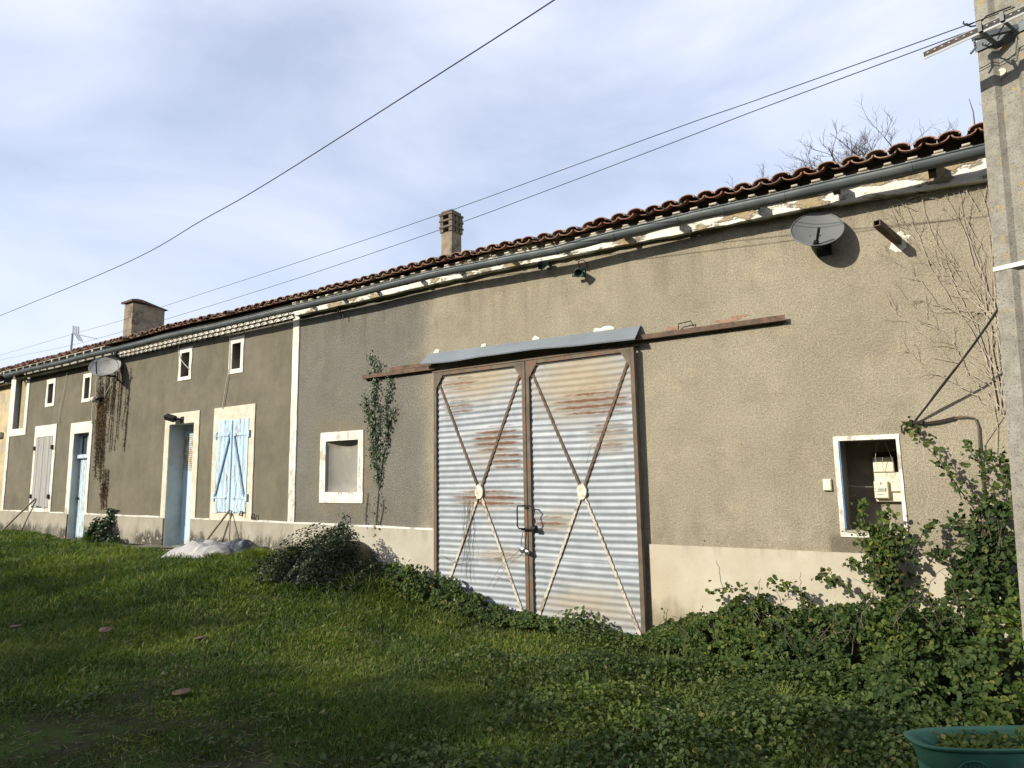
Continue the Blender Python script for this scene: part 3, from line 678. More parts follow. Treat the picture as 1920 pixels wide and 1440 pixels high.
# ---- chimneys (behind the front slope)
def chimney(pl_, pm, pr_, py_top, py_mid, Yf, cap, lab):
    a, b = P(pl_, py_mid, Yf), P(pm, py_mid, Yf); X0, X1 = a.x, b.x
    Yb = depth_for(pr_, py_mid, X1); zt = P(pm, py_top, Yf).z; zb = 4.9
    m = MB(); m.box(X0, X1, Yf, Yb, zb, zt)
    c = m.build('chimney', 'chimney_render', house, lab)
    t = MB()
    if cap == 'slab':
        e = .07; xm_ = (X0+X1)/2; ym = (Yf+Yb)/2
        for q in range(7):
            y0 = Yf-e+(Yb-Yf+2*e)*q/7; y1 = Yf-e+(Yb-Yf+2*e)*(q+1)/7
            h0 = .10-.16*abs(q-1.5)/5; h1 = .10-.16*abs(q+1-1.5)/5
            t.add([(X0-e, y0, zt-.0+h0*.5), (X1+e, y0, zt+h0*.5), (X1+e, y1, zt+h1*.5), (X0-e, y1, zt+h1*.5), (X0-e, y0, zt+h0+.03), (X1+e, y0, zt+h0+.03), (X1+e, y1, zt+h1+.03), (X0-e, y1, zt+h1+.03)],
                  [(3, 2, 1, 0), (4, 5, 6, 7), (0, 1, 5, 4), (1, 2, 6, 5), (2, 3, 7, 6), (3, 0, 4, 7)])
        t.build('chimney_cap', 'blackened_brick', c)
    else:
        z = zt
        for q in range(3):
            for (u0, u1) in ((X0-.02, X0+.06), (X1-.06, X1+.02)):
                for (v0, v1) in ((Yf-.02, Yf+.07), ((Yf+Yb)/2-.04, (Yf+Yb)/2+.04), (Yb-.07, Yb+.02)):
                    t.box(u0, u1, v0, v1, z, z+.09)
            t.box(X0-.035, X1+.035, Yf-.035, Yb+.035, z+.09, z+.125); z += .125
        t.box(X0-.0, X1+.0, Yf, Yb, z, z+.06)
        t.build('chimney_cap', 'chimney_dark', c)
chimney(827.5, 847, 865, 432, 450, 2.6, 'pot', 'slim tall chimney with slotted brick cap')
chimney(232, 247.5, 308, 568, 600, 2.0, 'slab', 'broad squat chimney with slab cap')

# ------------------------------------------------------------------ barn doors
def rust_fields(px_list):
    out = []
    for (x0, y0, x1, y1, a) in px_list:
        p, q = P(780+x0/2.1826, 560+y0/2.1826, -.08), P(780+x1/2.1826, 560+y1/2.1826, -.08)
        out.append(((p.x+q.x)/2, (p.z+q.z)/2, abs(q.x-p.x)/2, abs(p.z-q.z)/2, a))
    return out
RU = rust_fields([(100, 335, 270, 360, .75), (110, 425, 245, 470, .8), (90, 480, 180, 495, .5), (235, 535, 440, 620, 1.), (300, 620, 440, 700, .85), (150, 790, 445, 845, 1.), (270, 845, 440, 860, .5), (250, 1035, 420, 1080, .6),
                  (560, 395, 890, 462, .95), (600, 365, 890, 395, .5), (700, 515, 880, 560, .7), (740, 590, 870, 615, .7), (490, 895, 620, 945, .85), (500, 930, 590, 945, .7), (700, 330, 880, 360, .45), (840, 500, 890, 630, .35)])
FI = rust_fields([(80, 240, 440, 400, .75), (470, 200, 890, 480, .75), (690, 500, 890, 640, .5), (180, 530, 445, 720, .45), (140, 780, 450, 880, .5), (230, 1010, 460, 1100, .5), (90, 1230, 470, 1400, .55), (490, 1150, 950, 1400, .6), (480, 860, 680, 960, .5)])
def field(fs, X, Z, pw=4):
    v = np.zeros_like(X)
    for cx, cz, hx, hz, a in fs:
        d = ((X-cx)/(hx+.02))**2+((Z-cz)/(hz+.03))**2
        v = np.maximum(v, a*np.exp(-(d**(pw/2))*.7))
    return v
def gate_leaf(x0, x1, lab, left):
    ps = 0.0752; amp = .0044; z0, z1 = .0, 3.14; yb = -.075
    xs = np.linspace(x0+.03, x1-.03, 50); zs = np.arange(z0+.01, z1, ps/8)
    X, Z = np.meshgrid(xs, zs)
    sag = .012*np.sin((X-x0)*2.1)*np.sin(Z*1.7)
    Y = yb-amp*np.cos(2*np.pi*(Z+.006*np.sin(X*3))/ps)+sag*.4
    lap = -.006*((Z/.80) % 1); Y = Y+lap
    V = np.stack([X, Y, Z], -1).reshape(-1, 3)
    ny, nx = X.shape; i = np.arange(ny-1)[:, None]*nx+np.arange(nx-1)[None, :]; i = i.ravel()
    F = np.stack([i, i+1, i+nx+1, i+nx], 1)
    grv = .5-.5*np.cos(2*np.pi*Z/ps+2.2)
    rust = field(RU, X, Z)*(.30+.70*grv**1.3); film = field(FI, X, Z, 2)
    m = MB()
    # frame of steel angle first; the sheet is its sub-part
    t = .048
    yf = -.112
    leaf = MB()
    leaf.box(x0, x0+t, yf, yf+.012, -.01, 3.2); leaf.box(x0, x0+.010, yf+.012, -.03, -.01, 3.2)
    leaf.box(x1-t, x1, yf, yf+.012, -.01, 3.2); leaf.box(x1-.010, x1, yf+.012, -.03, -.01, 3.2)
    leaf.box(x0+t, x1-t, yf, yf+.010, 3.155, 3.2); leaf.box(x0+t, x1-t, yf, yf+.010, -.01, .045)
    for sx, xa in ((1, x0+t), (-1, x1-t)):      # corner gussets
        leaf.add([(xa, yf-.003, 3.2), (xa+sx*.13, yf-.003, 3.2), (xa+sx*.10, yf-.003, 3.13), (xa, yf-.003, 2.98)], [(0, 1, 2, 3) if sx > 0 else (3, 2, 1, 0)])
    lf = leaf.build('barn_door', 'brown_painted_steel', house, lab)
    sh_ = npmesh('corrugated_sheet', V, F, 'galv', rust.ravel(), lf, True)
    me = sh_.data; a = me.attributes.new('rust', 'FLOAT', 'POINT'); a.data.foreach_set('value', rust.ravel().astype(np.float32))
    a = me.attributes.new('film', 'FLOAT', 'POINT'); a.data.foreach_set('value', film.ravel().astype(np.float32))
    cx, cz = (x0+x1)/2+(.01), 1.587
    yy = yb-.018
    for (ex, ez, mt) in ((x0+t+.01, 3.10, 'rusty_steel'), (x1-t-.01, 3.10, 'rusty_steel'), (x0+t+.01, .03, 'cream_flaking_bar'), (x1-t-.01, .03, 'cream_flaking_bar')):
        a_, b_ = Vector((ex, yy, ez)), Vector((cx, yy-.002, cz)); N_ = 46; bm = MB(); pts = []
        dirv = (b_-a_).normalized(); q = dirv.cross(Vector((0, -1, 0)))*.016
        vs = []; fs = []
        for k in range(N_*4+1):
            p = a_.lerp(b_, k/(N_*4)); w_ = 1+.22*math.sin(2*math.pi*p.z/ps+(1 if mt == 'rusty_steel' else 0))
            vs += [p-q*w_, p+q*w_, p+q*w_+Vector((0, .012, 0)), p-q*w_+Vector((0, .012, 0))]
        for k in range(N_*4):
            b0 = k*4; fs += [(b0, b0+1, b0+5, b0+4), (b0+1, b0+2, b0+6, b0+5), (b0+3, b0, b0+4, b0+7)]
        bm.add(vs, fs); bm.build('brace', mt, lf)
    MB().add([(cx+.062*math.cos(t_)+random.uniform(-.004, .004), yy-.018, cz+.09*math.sin(t_)+random.uniform(-.004, .004)) for t_ in np.linspace(0, 2*math.pi, 17)[:-1]]+
             [(cx+.062*math.cos(t_), yy+.004, cz+.09*math.sin(t_)) for t_ in np.linspace(0, 2*math.pi, 17)[:-1]],
             [tuple(range(15, -1, -1))]+[(k, (k+1) % 16, 16+(k+1) % 16, 16+k) for k in range(16)]).build('hub_plate', 'cream_plate', lf)
    return lf
L1 = gate_leaf(-5.985, -4.49, 'left corrugated iron leaf with crossed bars and red-brown rust streaks', True)
L2 = gate_leaf(-4.478, -3.02, 'right corrugated iron leaf, paler, with crossed bars', False)
# latch loops, bolt and padlock
h = MB(); xa, za = -4.50, 1.42
h.tube([(xa, -.125, za), (xa, -.17, za), (xa-.09, -.17, za), (xa-.10, -.17, za-.03), (xa-.10, -.17, za-.24), (xa-.08, -.17, za-.27), (xa, -.17, za-.27), (xa, -.125, za-.27)], .009, 8)
h.build('handle', 'dark_iron', L1)
h = MB(); xa = -4.45
h.tube([(xa, -.125, za), (xa, -.17, za), (xa+.06, -.17, za), (xa+.10, -.17, za-.05), (xa+.075, -.17, za-.12), (xa+.11, -.17, za-.18), (xa+.06, -.17, za-.25), (xa, -.125, za-.27)], .009, 8)
h.tube([(-4.55, -.15, za-.28), (-4.33, -.15, za-.265)], .014, 8); h.lathe([(0, .03), (.035, .03), (.035, -.03), (0, -.03)], (-4.37, -.15, za-.265), 12, (1, 0, 0))
h.build('handle', 'dark_iron', L2)
lk = MB(); lk.lathe([(0, .014), (.034, .014), (.04, .005), (.04, -.01), (.034, -.016), (0, -.016)], (-4.535, -.17, za-.52), 16, (0, -1, 0))
lk.lathe([(0, .012), (.030, .012), (.035, 0), (.03, -.012), (0, -.012)], (-4.475, -.165, za-.545), 16, (0, -1, 0))
lk.tube([(-4.55, -.16, za-.48), (-4.555, -.16, za-.40), (-4.53, -.15, za-.30)], .006, 6)
lk.build('padlock', 'chrome', L1)
# rail and canopy
def angle_rail(x0, x1, z, name):
    m = MB(); m.box(x0, x1, -.075, -.066, z-.028, z+.028); m.box(x0, x1, -.066, .0, z-.028, z-.020); return m.build(name, 'rusty_steel', house)
angle_rail(-3.05, -1.40, 3.305, 'door_rail'); angle_rail(-7.43, -6.0, 3.29, 'door_rail')
MB().box(-6.9, -6.02, -.035, -.0, 3.33, 3.385).build('door_rail', 'rusty_steel', house)
cm = MB(); n = 24
for k in range(n):
    pts = []
    for x in (-6.16+(3.20)*k/n, -6.16+(3.20)*(k+1)/n):
        dz = .010*math.sin(x*2.6+.5)+.003*math.sin(x*7); pr = .20+.012*math.sin(x*2.3)
        zt_ = 3.505-.016*(x+6.1)
        pts.append([(x, -.001, zt_), (x, -.03, zt_-.006), (x, -pr+.02, zt_-.145+dz), (x, -pr, zt_-.165+dz), (x, -pr+.006, zt_-.180+dz)])
    a, b = pts
    for q in range(4):
        cm.quad(a[q+1], b[q+1], b[q], a[q])
cm.build('door_canopy', 'zinc_flashing', house)
m = MB(); m.box(-6.05, -2.99, -.07, -.002, 3.215, 3.235)
m.build('door_header', 'brown_painted_steel', house)
m = MB(); m.quad((-6.16, -.002, 3.50), (-6.16, -.2, 3.335), (-6.1, -.2, 3.33), (-6.1, -.002, 3.49)); 
for xx, ww in ((-6.02, .06), (-5.2, .05), (-4.38, .06), (-3.4, .10), (-3.52, .05), (-6.33, .05)):
    zt_ = 3.505-.016*(xx+6.1) if xx > -6.2 else 3.34
    m = MB(); c = Vector((xx, -.008, zt_+.012))
    vs = [c]+[c+Vector((ww*random.uniform(.7, 1.2)*math.cos(t), -.0, .035*random.uniform(.6, 1.2)*math.sin(t))) for t in np.linspace(0, 2*math.pi, 12)[:-1]]
    vs[0] = c+Vector((0, -.015, 0)); m.add(vs, [(0, 1+(k+1) % 11, 1+k) for k in range(11)]); m.build('plaster_dab', 'white_plaster_dab', house)
for x_, z_, w_ in ((-2.0, 3.375, .17), (-2.6, 3.37, .10), (-1.85, 3.40, .12)):
    m = MB(); c = Vector((x_, -.004, z_)); vs = [c]+[c+Vector((w_*random.uniform(.6, 1.1)*math.cos(t), 0.002, .022*random.uniform(.5, 1.2)*math.sin(t))) for t in np.linspace(0, 2*math.pi, 14)[:-1]]
    m.add(vs, [(0, 1+(k+1) % 13, 1+k) for k in range(13)]); m.build('brick_scar', 'brown_stain_brick', house)
MB().tube([(-2.52, -.02, 3.35), (-2.50, -.06, 3.40), (-2.36, -.06, 3.41), (-2.35, -.02, 3.36)], .006).build('wire_loop', 'dark_iron', house)

# ------------------------------------------------------------------ neighbour at the far left
nb = thing('neighbouring_house', 'cream-yellow rendered house end adjoining the farmhouse at the far left edge', 'house', (-24, .1, .4))
m = MB(); wall_grid(m, -30, -20.79, -.3, 4.42, .03, [(-25.0, -22.1, 1.2, 2.9), (-23.6, -21.9, 3.3, 3.95)]); m.build('wall', 'yellow_render', nb)
MB().bbox(-30, -21.15, -.06, .03, 3.02, 3.16, .02).build('string_course', 'soffit_boards', nb)
m = MB()
for k in range(22): m.bbox(-22.9, -21.45, -.02, .02, 1.12+k*.085, 1.12+k*.085+.075, .008)
m.build('shutter', 'greyboards', nb)
MB().box(-25, -22.9, .2, .22, 1.2, 2.9).build('window_pane', 'window_glass', nb)
MB().box(-23.6, -21.9, .2, .22, 3.3, 3.95).build('window_pane', 'window_glass', nb)
m = MB(); halfpipe(m, lambda x: 4.50, [-30, -27, -24, -20.9], .06, .005, -.2); m.build('gutter', 'zinc_pale', nb)
roof = MB(); rr = []
_e = eave
def eave(x): return 4.56
x = -29.9
while x < -20.95:
    s = 0; k = 0
    while s < YR:
        tile(x, s, .40, .098, False, k == 0, .02, 0); tile(x+.10, s-.02+random.uniform(-.03, .03), .40, .092, True, k == 0, .03, random.uniform(-.03, .03)); s += .33; k += 1
    x += .2
nr = roof.build('roof', 'tile', nb, attrs={'rnd': rr})
MB().quad(roofpt(-30, .1, -.03), roofpt(-20.9, .1, -.03), roofpt(-20.9, YR+.2, -.03), roofpt(-30, YR+.2, -.03)).build('roof_boarding', 'dark_wood', nr)
MB().box(-30, -20.8, -.12, .03, 4.42, 4.45).build('soffit', 'soffit_boards', nb)
eave = _e

# ------------------------------------------------------------------ wall-mounted things
def dish(name, c, nrm, upd, a, b, mat, mount, lab, arm_mat='black_plastic'):
    """c centre, nrm facing, upd up-direction, half width a, half height b"""
    t = thing(name, lab, 'satellite dish', mount); nrm = Vector(nrm).normalized(); u = (Vector(upd)-nrm*Vector(upd).dot(nrm)).normalized(); r_ = u.cross(nrm)
    c = Vector(c); m = MB(); n = 40; rings = [0, .25, .5, .75, .95, 1.0]; vs = []
    for off in (0, -.008):
        for q in rings:
            for k in range(n):
                an = 2*math.pi*k/n; vs.append(c+r_*(a*q*math.cos(an))+u*(b*q*math.sin(an))+nrm*(.22*a*(q*q-1)+off))
    R_ = len(rings); fs = []
    for o_ in (0, 1):
        for i in range(R_-1):
            for k in range(n):
                f = ((o_*R_+i)*n+k, (o_*R_+i)*n+(k+1) % n, (o_*R_+i+1)*n+(k+1) % n, (o_*R_+i+1)*n+k); fs.append(f if o_ == 0 else f[::-1])
    fs += [((R_-1)*n+k, (R_-1)*n+(k+1) % n, (2*R_-1)*n+(k+1) % n, (2*R_-1)*n+k) for k in range(n)]
    m.add(vs, fs, True); m.tube([c+r_*(a*math.cos(q))+u*(b*math.sin(q)) for q in np.linspace(0, 2*math.pi, 41)], .006, 5, False)
    dd = m.build('reflector', mat, t)
    return t, c, nrm, u, r_, dd
# near dish, tilted up
c = P(1532, 429, -.20)
t, c, nv, u, r_, dd = dish('satellite_dish', c, (.22, -.83, .50), (0, .5, .86), .235, .235, 'grey_plastic', (c.x, 0, c.z-.05), 'grey satellite dish high on the tan wall above the barn doors')
bo = c-u*.21-nv*.02
MB().bar(bo, bo+nv*.17+u*.05+r_*.015, .024, .024, r_).build('feed_arm', 'black_plastic', t)
m = MB(); m.bar(bo+r_*-.012-u*.01, bo+nv*.05, .045, .035, u); m.bar(bo, Vector((c.x+.02, 0, c.z-.15)), .035, .035); m.bbox(c.x-.05, c.x+.09, -.015, 0, c.z-.22, c.z-.08, .004); m.build('wall_bracket', 'black_plastic', t)
for q in (-.06, .03):
    pp = c+r_*q-u*.05-nv*.045; MB().lathe([(0, .004), (.006, .004), (.006, -.004)], pp, 8, nv).build('bolt', 'dark_iron', t)
# far dish, on a long arm
c = P(197, 686, -.33)
t, c, nv, u, r_, dd = dish('satellite_dish', c, (.56, -.55, .62), (0, .5, .8), .30, .30, 'pale_dish', tuple(P(219, 706)), 'pale mesh-like satellite dish on a black arm above the dead creeper')
wp = P(219, 706); bo = c-u*.26-nv*.03
m = MB(); m.tube([wp, wp+Vector((-.02, -.12, 0)), bo], .022, 8); m.bbox(wp.x-.06, wp.x+.06, -.02, 0, wp.z-.10, wp.z+.10, .004); m.build('wall_bracket', 'black_plastic', t)
MB().tube([bo, bo+nv*.25+u*.08], .012, 6).build('feed_arm', 'black_plastic', t)
MB().lathe([(0, .035), (.02, .035), (.022, 0), (.015, -.02), (0, -.02)], bo+nv*.27+u*.09, 12, nv).build('receiver_head', 'grey_plastic', t)
MB().tube([bo+nv*.25+u*.09, c+u*.26], .006, 5).build('stay_rod', 'cable_white', t)

# small flood lamps near the eave
def floodlamp(px, py, lab, s, ry):
    p = P(px, py); t = thing('flood_lamp', lab, 'flood lamp', (p.x, 0, p.z), 'small green wall lamps')
    m = MB(); m.bbox(p.x-.03, p.x+.03, -.02, 0, p.z-.05, p.z+.05, .004)
    m.tube([(p.x, -.02, p.z), (p.x, -.09, p.z), (p.x+.0, -.12, p.z-.03)], .014, 8); m.build('arm', 'green_enamel', t)
    ax = Vector((ry, -.6, -.45)).normalized(); c = Vector((p.x, -.13, p.z-.02))
    MB().lathe([(0, -.06), (.03, -.055), (.038, -.02), (.052, .03), (.055, .06), (.048, .062), (.035, .02), (0, .0)], c, 16, ax).build('housing', 'green_enamel', t)
    m = MB(); m.lathe([(0, .03), (.02, .03), (.02, -.03), (0, -.03)], c+Vector((-.06, .02, -.03)), 10, (1, 0, 0)); m.build('junction_cap', 'green_enamel', t)
    w_ = MB(); w_.tube([Vector((p.x-.02, -.06, p.z+.03)), Vector((p.x-.02, -.08, p.z+.12)), Vector((p.x+.03, -.06, p.z+.14)), Vector((p.x+.07, -.04, p.z+.09)), Vector((p.x+.07, -.02, p.z+.0))], .006, 6); w_.build('wire', 'cable_brown', t)
floodlamp(1030, 497, 'small green flood lamp tucked right under the gutter shadow', 1, -.4)
floodlamp(1094, 511, 'small green flood lamp with a looped brown wire above the barn doors', 1, .3)
p = P(337, 785)
t = thing('outdoor_lamp', 'black flood lamp fixed over the open blue doorway', 'wall lamp', (p.x, -.018, p.z))
MB().tube([(p.x+.13, -.018, p.z-.03), (p.x+.13, -.08, p.z-.03), (p.x+.05, -.11, p.z)], .02, 8).build('arm', 'black_plastic', t)
MB().bbox(p.x+.08, p.x+.18, -.035, -.018, p.z-.10, p.z+.03, .004).build('base_plate', 'black_plastic', t)
m = MB(); a = Vector((p.x-.08, -.17, p.z-.0)); m.bar(a+Vector((-.10, 0, .04)), a+Vector((.13, .05, -.02)), .10, .09, Vector((.1, -.5, .8))); h_ = m.build('housing', 'black_plastic', t)
# small white sensor lamp by the dead creeper
p = P(191, 749)
t = thing('sensor_lamp', 'small white round lamp with dangling wires among the dead creeper', 'wall lamp', (p.x, 0, p.z))
MB().lathe([(0, .10), (.05, .09), (.065, .05), (.06, .0), (.04, -.0)], (p.x-.06, -.10, p.z), 16, (-.5, -.8, -.2)).build('lamp_head', 'cream_plastic', t)
MB().tube([(p.x+.06, 0, p.z+.03), (p.x+.04, -.07, p.z+.03), (p.x-.05, -.10, p.z+.0)], .04, 8).build('bracket', 'black_plastic', t)
# junction box
p = P(1552, 909)
t = thing('junction_box', 'small square cream junction box on the wall left of the meter window', 'junction box', (p.x, 0, p.z))
MB().bbox(p.x-.036, p.x+.036, -.03, 0, p.z-.055, p.z+.055, .006).build('box', 'cream_plastic', t)
MB().bbox(p.x-.03, p.x+.03, -.034, -.0302, p.z-.048, p.z+.048, .002).build('cover', 'cream_plastic', t)
# square pipe stub
b_ = P(1684.5, 453); a_ = P(1643.6, 418, -.42); t = thing('flue_pipe', 'rusty square steel pipe sticking out of the wall among bare vine stems', 'pipe', tuple(b_))
m = MB(); dv = (b_-a_).normalized(); s1 = dv.cross(Vector((0, 0, 1))).normalized(); u1 = s1.cross(dv); hw = .030; vs = []
for p_, q in ((a_, hw), (a_, hw-.007), (b_, hw), (a_+dv*.1, hw-.007)):
    vs += [p_+s1*i*q+u1*j*q for i, j in ((-1, -1), (1, -1), (1, 1), (-1, 1))]
fs = []
for k in range(4):
    j = (k+1) % 4; fs += [(k, j, 8+j, 8+k), (k, 4+k, 4+j, j), (4+k, 12+k, 12+j, 4+j)]
fs.append((12, 13, 14, 15)); m.add(vs, fs); m.build('pipe', 'rusty_steel', t)
m = MB(); c = b_+Vector((.0, -.006, 0)); vs = [c+Vector((0, -.01, 0))]+[c+Vector((.075*random.uniform(.6, 1.5)*math.cos(q), .004, .10*random.uniform(.6, 1.4)*math.sin(q))) for q in np.linspace(0, 2*math.pi, 20)[:-1]]
m.add(vs, [(0, 1+(k+1) % 19, 1+k) for k in range(19)]); m.build('mortar_collar', 'white_plaster_dab', t)
# wall hook
p = P(637, 588); q = P(651, 590)
tag(MB().tube([p+Vector((0, .0, .18)), p+Vector((0, -.02, .16)), p+Vector((0, -.03, 0)), q+Vector((-.05, -.06, 0)), q+Vector((0, -.08, -.01)), q+Vector((0, -.08, -.08))], .010, 6).build('iron_hook', 'dark_iron'),
    'bent dark iron hook under the eave just right of the white pilaster', 'hook')

# meters inside the wall recess
x0, x1, z0, z1, d = O['meter']
t = thing('electric_meter', 'cream electricity meter with small grey display on its board in the wall recess', 'electric meter', (-.63, d, 1.6))
def PB(zx, zy, Y): return P(1540+zx/5.145, 780+zy/5.145, Y)
def pbox(zx0, zy0, zx1, zy1, y0, y1, b=.006):
    a, c = PB(zx0, zy0, y0), PB(zx1, zy1, y0); return MB().bbox(a.x, min(c.x, x1-.002), y0, y1, c.z, a.z, b)
bd = pbox(500, 545, 800, 828, .40, .45).build('mounting_board', 'cream_plastic', t)
mt = pbox(503, 630, 655, 795, .34, .399, .008).build('meter_body', 'cream_plastic', t)
pbox(508, 688, 625, 728, .332, .339, .003).build('display_bezel', 'cream_plastic', mt)
pbox(545, 697, 600, 720, .328, .3315, .001).build('display', 'meter_grey', mt)
for zz in ((608, 697, 617, 707), (608, 712, 617, 722)): pbox(*zz, .326, .3315, .001).build('button', 'strong_blue_edge', mt)
m = pbox(560, 645, 578, 651, .332, .339, .0005); a = PB(566, 636, .332); c = PB(572, 662, .332); m.box(a.x, c.x, .333, .339, c.z, a.z); m.build('brand_mark', 'meter_grey', mt)
pbox(535, 752, 600, 757, .334, .339, .0005).build('print_line', 'meter_grey', mt)
pbox(665, 600, 770, 730, .37, .399, .008).build('breaker', 'cream_plastic', t)
m = pbox(680, 632, 692, 640, .366, .369, .0005); m.build('breaker_mark', 'meter_grey', t)
t = thing('fuse_box', 'plain cream fuse box on a brown board above the electricity meter', 'fuse box', (-.65, d, 1.9))
pbox(497, 350, 900, 560, .452, .458, .001).build('backing_board', 'brown_board', t)
pbox(492, 398, 705, 540, .38, .451, .008).build('cover', 'cream_plastic', t)
pbox(725, 360, 900, 545, .36, .451, .004).build('side_board', 'brown_board', t)
wr = MB()
for a, b, c_ in (((345, 300), (420, 210), (520, 185)), ((540, 250), (520, 400), (550, 530)), ((610, 240), (650, 340), (690, 430)), ((590, 400), (590, 480), (605, 540)), ((215, 685), (350, 683), (500, 684)), ((700, 520), (660, 580), (715, 610)), ((770, 250), (720, 310), (690, 330))):
    pts = [PB(*a, .20), PB(*b, .24), PB(*c_, .30)]; wr = MB(); wr.tube([pts[0], pts[0].lerp(pts[1], .5)+Vector((0, 0, .01)), pts[1], pts[1].lerp(pts[2], .5), pts[2]], .0022, 5)
    tag(wr.build('loose_wire', 'cable_white'), 'thin loose wire hanging inside the meter window recess', 'wire', 'loose wires in the meter recess')

# service cable, clamps and conduit by the meter window
t = thing('service_cable', 'thick dark service cable coming down to clamps above the meter window, with rusty conduit', 'cable', tuple(P(1715, 792)))
k = MB(); A = P(1715, 790, -.03); B = on_line(1868, 566, (.0, -.55), (1., -1.35)) if False else P(1868, 566, -.55)
C_ = B+(B-A)*1.6+Vector((0, 0, .2))
pts = []
for q in np.linspace(0, 1, 26):
    p_ = A.lerp(C_, q); p_.z -= .16*math.sin(math.pi*q); pts.append(p_)
k.tube(pts, .009, 8); tw = MB()
tw.tube([p_+Vector((.007*math.cos(i*.9), .007*math.sin(i*.9), .004)) for i, p_ in enumerate(pts)], .007, 6)
k.build('drop_cable', 'cable_black', t); tw.build('second_core', 'cable_brown', t)
m = MB()
pp = [P(1692, 812, -.02), P(1690, 800, -.04), P(1697, 792, -.04), P(1715, 790, -.04), P(1740, 792, -.035), P(1765, 788, -.035), P(1790, 782, -.03)]
m.tube(pp, .0075, 7); m.tube([P(1702, 812, -.02), P(1699, 803, -.04), P(1706, 795, -.045), P(1716, 793, -.045)], .007, 7); m.tube([p_+Vector((0, 0, -.012)) for p_ in pp[3:]], .005, 7)
m.tube([P(1718, 790, -.03), P(1719, 812, -.02)], .016, 8); m.build('cable_loop', 'cable_brown', t)
m = MB(); m.tube([P(1790, 782, -.03), P(1812, 781, -.03), P(1828, 784, -.03), P(1834, 800, -.03), P(1838, 860, -.03), P(1848, 960, -.03), P(1856, 1010, -.03)], .0075, 8); m.build('conduit', 'brown_painted_steel', t)
for px, py in ((1708, 791), (1728, 792)): pp = P(px, py, -.03); MB().bbox(pp.x-.012, pp.x+.012, -.06, 0, pp.z-.02, pp.z+.02, .004).build('clamp', 'dark_iron', t)
# thin wires on the left wall
def wall_wire(pts, lab, mat='cable_white', r=.008):
    m = MB(); q = [P(x_, y_, -.03) for x_, y_ in pts]; m.tube(q, r, 5); return tag(m.build('wall_wire', mat), lab, 'wire')
wall_wire([(126, 697), (122, 725), (113, 765), (109, 795)], 'thin pale wire slanting down between the far left shutter and its small window')
wall_wire([(334, 645), (335, 662), (338, 672), (346, 683), (355, 692)], 'pale wire looping across the small window over the blue doorway')
wall_wire([(431, 622), (431, 655), (430, 690), (424, 720), (420, 745), (417, 766)], 'pale wire running from the eave past the small window above the blue shutters')
wall_wire([(184, 701), (180, 718), (180, 745), (174, 760), (172, 785), (172, 795)], 'curling white wire hanging from the far dish to the doorway')
wall_wire([(198, 703), (197, 730), (196, 742), (205, 725), (212, 718)], 'white wire hanging in a loop from the far dish to the sensor lamp')

# TV aerial
b_ = P(131, 672, 2.2); tp = P(136, 625, 2.2); t = thing('tv_aerial', 'thin comb-shaped television aerial on a mast above the far roof', 'aerial', tuple(b_))
MB().tube([b_-Vector((0, 0, .6)), tp], .035, 6).build('mast', 'meter_grey', t)
e = P(181, 635, 2.2); MB().tube([tp+Vector((0, 0, -.02)), tp.lerp(e, .3), e], .016, 5).build('boom', 'meter_grey', t)
for q in (.02, .1, .18, .26):
    c = tp.lerp(e, q); MB().tube([c+Vector((.22, -.1, .20)), c, c+Vector((.08, .1, -.22)) if q > .05 else c], .013, 5).build('element', 'meter_grey', t)

# ------------------------------------------------------------------ utility pole
PX, PY_ = .20, -1.42
t = thing('utility_pole', 'tall grooved concrete utility pole blotched with orange lichen at the right edge', 'utility pole', (PX+.25, PY_+.2, 0))
m = MB(); an = rad(-22); fx = Vector((math.cos(an), math.sin(an), 0)); fy = Vector((-math.sin(an), math.cos(an), 0))  # fx along wide face, fy into depth
def prof(wd, dp):   # H-like outline with recessed broad faces
    a, r_ = wd/2, wd*.24; g = .035
    return [(-a, 0), (-r_, 0), (-r_+.03, g), (r_-.03, g), (r_, 0), (a-.012, 0), (a, .012), (a, dp-.012), (a-.012, dp), (r_, dp), (r_-.03, dp-g), (-r_+.03, dp-g), (-r_, dp), (-a, dp)]
rows = []
# left front edge traced on its plane
ex = lambda z: float(np.interp(z, [0, .667, 3.14, 4.34, 5.16, 9], [.155, .177, .262, .298, .327, .44]))
for z in (-.5, .4, 1.2, 2.0, 3.0, 4.0, 5.0, 6.0, 8.0):
    wd = .46-.028*z; dp = .34-.02*z
    org_ = Vector((ex(z), -1.4, z)); rows.append([org_+fx*(q[0]+wd/2)+fy*q[1] for q in prof(wd, dp)])
w_ = len(rows[0]); m.add([v for r_ in rows for v in r_], [(i*w_+k, i*w_+(k+1) % w_, (i+1)*w_+(k+1) % w_, (i+1)*w_+k) for i in range(len(rows)-1) for k in range(w_)]+[tuple((len(rows)-1)*w_+k for k in range(w_))])
m.build('shaft', 'pole', t)
for px, py in ((1877, 138), (1893, 348)):
    c = on_line(px, py, (.3, -1.36), (.3+fx.x, -1.36+fx.y)); m = MB(); m.lathe([(0, .0), (.022, .0), (.03, .006), (.034, .004)], c+fy*-.003, 16, -fy); m.build('hole', 'dark_iron' if py > 200 else 'cream_plate', t)
z = P(1872, 503, -1.42).z; wd = .46-.028*z
o_ = Vector((ex(z), -1.4, z)); st = MB()
for a, b in (((-.006, -.006), (wd+.006, -.006)), ((wd+.006, -.006), (wd+.006, .34-.02*z+.006)), ((-.006, -.006), (-.006, .34-.02*z+.006))):
    pa, pb = o_+fx*a[0]+fy*a[1], o_+fx*b[0]+fy*b[1]; st.bar(pa, pb, .03, .004, (pb-pa).cross(Vector((0, 0, 1))).normalized())
st.build('strap', 'white', t)
